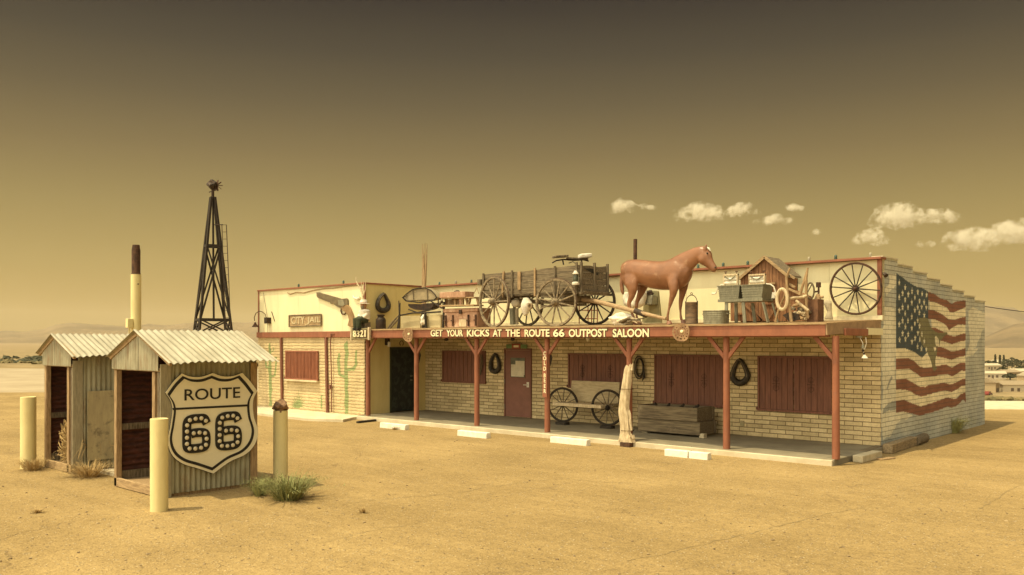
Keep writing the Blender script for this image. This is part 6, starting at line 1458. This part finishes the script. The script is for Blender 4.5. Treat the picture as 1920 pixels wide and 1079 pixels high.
# ladder and outrigger
lad = MB(); R0 = corner(1, zz(422)); 
la = P(416, 422, D=Dt-.3); lb_ = P(428, 640, D=Dt-.55)
for o_ in (Vector((0, 0, 0)), Vector((.12, .1, 0))): lad.tube([la+o_, Vector((lb_.x, lb_.y, G))+o_*1.3], .014, 5)
for i in range(26): t_ = i/26; lad.tube([la.lerp(Vector((lb_.x, lb_.y, G)), t_), la.lerp(Vector((lb_.x, lb_.y, G)), t_)+Vector((.13, .11, 0))], .008, 4)
lad.tube([la+Vector((.05, 0, 0)), P(402, 422, D=Dt)], .02, 5); lad.build('ladder', iron, wt)

# ------------------------------------------------------------------ vegetation
def tuft(name, lab, c, n, h, spread, mat, cat, wid=.006, droop=.4, kind=None):
    mb = MB()
    for i in range(n):
        a = random.uniform(0, 2*math.pi); r0 = spread*.35*random.random(); L_ = h*random.uniform(.45, 1); out = spread*random.uniform(.2, 1)
        p0 = Vector((c.x+math.cos(a)*r0, c.y+math.sin(a)*r0, c.z)); d = Vector((math.cos(a+random.uniform(-.4, .4)), math.sin(a+random.uniform(-.4, .4)), 0))
        p1 = p0+d*out*.45+Vector((0, 0, L_*.65)); p2 = p0+d*out*random.uniform(.9, 1.1)+Vector((0, 0, L_*random.uniform(1-droop, 1)))
        s = d.cross(Vector((0, 0, 1)))*wid
        v = [mb.b.verts.new(q_) for q_ in (p0-s, p0+s, p1+s*.8, p1-s*.8, p2)]
        mb.face([v[0], v[1], v[2], v[3]]); mb.face([v[3], v[2], v[4]])
        for _ in range(3):
            t_ = random.uniform(.3, .95); q = p1.lerp(p2, t_) if random.random() > .4 else p0.lerp(p1, t_); dd = Vector((random.uniform(-1, 1), random.uniform(-1, 1), random.uniform(.2, 1)))*.05*h/.4
            ss = Vector((random.uniform(-1, 1), random.uniform(-1, 1), 0))*wid*.8; w_ = [mb.b.verts.new(q_) for q_ in (q-ss, q+ss, q+dd)]; mb.face(w_)
    o = mb.build(name, mat, smooth=False); return tag(o, lab, cat)
q = P(530, 938, z=G); tuft('weed_clump', 'green feathery weed clump at the foot of the right bollard', Vector((q.x, q.y+.1, G)), 430, .44, .62, weedg, 'weeds')
q = P(470, 932, z=G); tuft('weed_clump', 'darker thin weeds against the front outhouse corner under the shield', Vector((q.x, q.y+.15, G)), 130, .36, .32, weedg, 'weeds')
q = P(1775, 812, z=G); tuft('weed_clump', 'pale green weed tuft against the foot of the mural wall', Vector((q.x+.15, q.y, gz(q.x, q.y))), 360, .5, .5, M('pale_weed', (.42, .4, .17), (.3, .3, .11), 20, rough=.8, bump=0), 'weeds')
for x, y, h, s, lb in ((680, 962, .1, .1, 'tiny dry tuft on the lot right of the bollards'), (70, 962, .08, .14, 'tiny dry tuft on the dirt at the lower left'), (60, 882, .3, .45, 'dry brush around the foot of the far left bollard'), (165, 894, .34, .62, 'dry brush between the two outhouses, right of the rear doorway'),
                    (1545, 866, .12, .08, 'small dry tuft at the foot of the last porch post'), (740, 806, .1, .15, 'dry tuft beside the leftmost wheel stop')):
    q = P(x, y, z=G); tuft('dry_weed', lb, Vector((q.x, q.y, G)), int(500*s), h, s, weedd, 'weeds', .004)
tw = MB(); c = Vector((-16.85, 6.38, G+.47))
for i in range(170):
    a = random.uniform(0, 6.28); b2 = random.uniform(-1.2, 1.4); pts_ = []
    for j in range(5): aa = a+j*.35; bb = b2+random.uniform(-.2, .2)*j; rr = random.uniform(.15, .5); pts_.append(c+Vector((math.cos(aa)*math.cos(bb)*rr, math.sin(aa)*math.cos(bb)*rr*.6, math.sin(bb)*rr*1.1)))
    tw.tube(pts_, [.009, .007, .006, .005, .003], 4)
tag(tw.build('tumbleweed', weedd), 'dry tumbleweed caught in the doorway of the rear outhouse', 'tumbleweed')
tw = MB(); c = P(175, 880, z=G)
for i in range(22):
    d = Vector((random.uniform(-.5, .5), random.uniform(-.3, .3), 0)); tw.tube([c+d*.3, c+d*.8+Vector((0, 0, .3+random.random()*.3)), c+d*1.5+Vector((.05, 0, .4+random.random()*.25)), c+d*2+Vector((0, 0, .3))], [.008, .006, .004, .002], 4)
tag(tw.build('dry_branch', weedd), 'thin curved dry stems arching beside the rear outhouse wall', 'branch')

# desert scrub belt (ground cover)
mb = MB()
def scrub(q, s):
    for j in range(5):
        mb.blob((q.x+random.uniform(-s, s), q.y+random.uniform(-s, s), gz(q.x, q.y)+s*.2), s*random.uniform(.35, .7), .5, 1, (1.3, 1.3, .7), random.random()*50)
for i in range(1500):
    D = random.uniform(84, 420)*(1+random.random()*.4); x = random.uniform(-160, 520); q = P(x, HOR, D=D); scrub(q, random.uniform(.25, .7))
for i in range(420):
    D = random.uniform(34, 52); x = random.uniform(1820, 2300); q = P(x, HOR, D=D); scrub(q, random.uniform(.08, .28))
for i in range(420):
    D = random.uniform(55, 900); x = random.uniform(1820, 2300); q = P(x, HOR, D=D); scrub(q, random.uniform(.3, .8))
tag(mb.build('desert_scrub', shrubm), 'low dry desert scrub covering the plain', 'scrub', kind='stuff')
# dark brush line on the left plain
mb = MB()
for i in range(150):
    x = random.uniform(-80, 95); D = random.uniform(330, 480); q = P(x, HOR, D=D); mb.blob((q.x, q.y, gz(q.x, q.y)+.4), random.uniform(.5, 1.5), .5, 2, (1.7, 1.5, .7), i)
tag(mb.build('brush_line', treem), 'dark line of far brush on the left plain', 'scrub', kind='stuff')

# ------------------------------------------------------------------ distant town
hw1 = M('house_pale', (.62, .52, .36)); hw2 = M('house_tan', (.45, .34, .2)); hrf = M('house_roof', (.36, .28, .18)); hrf2 = M('house_roof_pale', (.58, .5, .36)); hwn = M('house_window', (.14, .1, .07))
def house(x, D, w, d, h, rh, wm_, rm_, lab, rz=.3):
    q = P(x, HOR, D=D); g = gz(q.x, q.y)-.2; th = thing('house', lab, 'house', (q.x, q.y, g), 'houses of the far town', R(42.65)+rz)
    MB().mm(-w/2, w/2, -d/2, d/2, 0, h).build('wall', wm_, th, local=True)
    MB().prism([(-w/2-.4, -d/2-.4, h), (-w/2-.4, d/2+.4, h), (-w/2-.4, 0, h+rh)], (w+.8, 0, 0)).build('roof', rm_, th, local=True)
    for k_ in (-.3, .05, .32): MB().mm(w*k_, w*k_+1.1, -d/2-.06, -d/2-.01, 1.0, 2.2).build('window', hwn, th, local=True)
    MB().mm(-w*.14, -w*.14+1, -d/2-.06, -d/2-.01, 0.2, 2.2).build('door', hwn, th, local=True)
house(1905, 325, 15, 8, 3.4, 1.4, hw1, hrf, 'long pale house with a wide grey roof at the right edge of the far town', .05)
house(1853, 320, 7, 6, 4.2, 1.8, hw2, hrf, 'tan gabled shed half hidden by the mural wall corner', .9)
house(1871, 340, 5.5, 3, 2.6, .4, hw1, hrf2, 'white box trailer house beside the tan shed', .1)
house(1862, 430, 10, 7, 3.0, 1.2, hw1, hrf2, 'small pale house behind the white trailer', -.3)
house(1888, 455, 11, 8, 3.0, 1.3, hw2, hrf, 'tan roofed house below the tree line in the middle of the town', .4)
house(1913, 470, 11, 8, 3.0, 1.4, hw1, hrf2, 'pale roofed house beneath the trees at the right edge', 0)
house(1854, 560, 12, 8, 3.2, 1.3, hw1, hrf2, 'tiny far white house next to the dark trees', .2)
house(1945, 400, 14, 8, 3.2, 1.6, hw2, hrf2, 'tan house just beyond the right picture edge', .1)
house(1878, 640, 13, 9, 3.6, 1.6, hw1, hrf2, 'farthest white house standing in the tree line', .1)
q = P(1852, HOR, D=300); g0 = gz(q.x, q.y)
cr = thing('parked_car', 'small dark red car parked beside the tan shed', 'car', (q.x, q.y, g0), None, R(42.65)+.8)
mb = MB(); mb.prism([(-2.1, -.85, .35), (2.1, -.85, .35), (2.15, -.85, .8), (1.2, -.85, .95), (.6, -.85, 1.42), (-.9, -.85, 1.45), (-1.6, -.85, 1.0), (-2.1, -.85, .9)], (0, 1.7, 0)); mb.build('body', M('car_red', (.25, .05, .04), rough=.3), cr, local=True, bevel=.05)
MB().prism([(1.0, -.87, .98), (.55, -.87, 1.36), (-.85, -.87, 1.38), (-1.35, -.87, 1.0)], (0, 1.74, 0)).build('window', glass_d, cr, local=True)
for x in (-1.3, 1.3):
    for y in (-.8, .8): MB().lathe((x, y-.1, .33), [(.33, 0), (.33, .2)], 16, 'y').build('wheel', black_paint, cr, local=True)
def tree(x, D, h, w, lab, slim=False):
    q = P(x, HOR, D=D); g = gz(q.x, q.y); th = thing('tree', lab, 'tree', (q.x, q.y, g), 'dark trees of the far town')
    MB().tube([(q.x, q.y, g), (q.x+.2, q.y, g+h*.4), (q.x, q.y, g+h*.8)], [.3, .2, .08], 7).build('trunk', wood_dark, th)
    mb = MB()
    for i in range(340):
        a = random.uniform(0, 6.28); t_ = random.random()**.7; zc = g+h*(.25+.75*t_) if not slim else g+h*(.1+.9*t_)
        rr = w*.5*math.sqrt(random.random())*(math.sin(math.pi*min(.97, t_*.85+.15)) if not slim else (1-t_*.8)); c = Vector((q.x+math.cos(a)*rr, q.y+math.sin(a)*rr, zc))
        s = random.uniform(.25, .6); n_ = Vector((random.uniform(-1, 1), random.uniform(-1, 1), random.uniform(-1, 1))).normalized(); u_ = n_.orthogonal().normalized()*s; v_ = n_.cross(u_)
        vs = [mb.b.verts.new(c+u_), mb.b.verts.new(c+v_*.7), mb.b.verts.new(c-u_), mb.b.verts.new(c-v_*.7)]; mb.face(vs)
    mb.build('crown', treem, th, smooth=False)
k_ = 0
for x, D, h, w, sl, lb in ((1853, 600, 5.5, 14, 0, 'low dark tree at the left end of the far tree line'), (1861, 610, 5, 12, 0, 'low dark tree left of the slim cypress pair'), (1866, 600, 10, 3, 1, 'first slim cypress in the far town'), (1875, 600, 9.5, 3.2, 1, 'second slim cypress in the far town'), (1882, 605, 9.5, 3, 1, 'third slim cypress in the far town, beside the broad trees'),
                        (1888, 590, 6.5, 14, 0, 'broad dark tree right of the cypresses'), (1897, 595, 8, 15, 0, 'tallest broad dark tree in the middle of the town'), (1906, 590, 7, 13, 0, 'broad dark tree right of the tallest one'), (1914, 480, 5, 10, 0, 'dark tree above the long pale house'), (1922, 585, 6.5, 13, 0, 'dark tree at the right picture edge'), (1880, 490, 4, 8, 0, 'small dark tree behind the white trailer'), (1894, 420, 3, 7, 0, 'low bush tree left of the long pale house')):
    tree(x, D, h, w, lb, bool(sl))
# power cable behind the building
a = P(1790, 566, D=40); b_ = P(2150, 586, D=46)
pts_ = [a.lerp(b_, i/12)-Vector((0, 0, .35*math.sin(math.pi*i/12))) for i in range(13)]
tag(MB().tube(pts_, .018, 5).build('power_cable', black_paint), 'thin sagging power cable crossing the sky right of the saloon', 'cable')

# ------------------------------------------------------------------ clouds (far outside the haze)
cm = bpy.data.materials.new('cloud_vapour'); cm.use_nodes = True; t = cm.node_tree; t.nodes.clear()
tcg = t.nodes.new('ShaderNodeTexCoord'); vm = t.nodes.new('ShaderNodeVectorMath'); vm.operation = 'MULTIPLY_ADD'; vm.inputs[1].default_value = (2, 2, 2); vm.inputs[2].default_value = (-1, -1, -1)
t.links.new(tcg.outputs['Generated'], vm.inputs[0]); vl = t.nodes.new('ShaderNodeVectorMath'); vl.operation = 'LENGTH'; t.links.new(vm.outputs[0], vl.inputs[0])
nz = noisen(t, tcg.outputs['Object'], .018, 7, .68)
dn = mathn(t, 'ADD', mathn(t, 'MULTIPLY', mathn(t, 'SUBTRACT', 1.0, vl.outputs['Value']), .55), mathn(t, 'MULTIPLY', mathn(t, 'SUBTRACT', nz, .5), 3.4))
dn = mathn(t, 'MULTIPLY', sharpen(t, dn, .03, .8), .028)
pv = t.nodes.new('ShaderNodeVolumePrincipled'); pv.inputs['Color'].default_value = (.86, .82, .72, 1); pv.inputs['Anisotropy'].default_value = -.1; t.links.new(dn, pv.inputs['Density'])
ou = t.nodes.new('ShaderNodeOutputMaterial'); t.links.new(pv.outputs[0], ou.inputs['Volume'])
def cloud(x0, x1, y0, y1, lab, seed, n=9, D=5200):
    random.seed(seed); c = P((x0+x1)/2, (y0+y1)/2, D=D); k = D/F; w = (x1-x0)*k; h = (y1-y0)*k; rx = Vector((CA, SA, 0)); ry = Vector((-SA, CA, 0))
    mb = MB()
    for i in range(n):
        t_ = (i+.5)/n*2-1; r = h*.5*(1-.55*t_*t_)*random.uniform(.75, 1.05)
        p = c+rx*(t_*w*.5*(1-.3*h/w))+ry*random.uniform(-.25, .25)*w*.4+Vector((0, 0, (-h*.5+r*.75)+random.uniform(0, .25)*h*(1-abs(t_))))
        mb.blob(p, r*1.05, .2, 3, (1.45, 1.25, .9), seed*7+i)
    th = mb.build('cloud', cm, mods=[('REMESH', dict(mode='VOXEL', voxel_size=h*.09))], ang=180)
    me = th.data
    tag(th, lab, 'cloud', 'small fair weather clouds')
cl = [((95, 225, 72, 140), 'left small cloud above the wagon'), ((205, 310, 95, 128), 'thin cloud wisp trailing right of the leftmost cloud'), ((385, 610, 76, 175), 'largest puffy cloud left of the barn, above the horse head'), ((600, 755, 92, 160), 'puffy cloud joined to the right of the largest one'), ((715, 915, 140, 192), 'flat cloud just below and right of the joined pair'),
      ((850, 965, 94, 133), 'small flat cloud above the flat one'), ((985, 1035, 207, 236), 'tiny lone cloud over the barn and wheel'), ((1240, 1480, 92, 205), 'broad cloud high over the parapet end'), ((1460, 1640, 105, 185), 'ragged cloud joined right of the broad one'), ((1165, 1345, 207, 277), 'low puffy cloud just above the parapet end'),
      ((1455, 1520, 246, 292), 'small round cloud above the stepped wall'), ((1565, 1790, 190, 305), 'wide hazy cloud over the far end of the stepped wall'), ((1740, 1990, 168, 280), 'bright cloud touching the right edge of the picture')]
for i, ((x0, x1, y0, y1), lb) in enumerate(cl):
    s = 2.3415; cloud(1100+x0/s, 1100+x1/s, 340+y0/s, 340+y1/s, lb, i+3, 7 if x1-x0 < 130 else 11)

# ------------------------------------------------------------------ haze
mb = MB().mm(-6800, 6800, -6800, 6800, -30, 222); hz_ = mb.build('haze', None, smooth=False); hz_.data.materials.clear()
hm_ = bpy.data.materials.new('dusty_air'); hm_.use_nodes = True; t = hm_.node_tree; t.nodes.clear()
pv = t.nodes.new('ShaderNodeVolumePrincipled'); pv.inputs['Color'].default_value = (1, .93, .78, 1); pv.inputs['Density'].default_value = .00006; pv.inputs['Anisotropy'].default_value = .2
ou = t.nodes.new('ShaderNodeOutputMaterial'); t.links.new(pv.outputs[0], ou.inputs['Volume']); hz_.data.materials.append(hm_)
tag(hz_, 'thin dusty air between the lot and the far mountains', 'haze', kind='stuff')
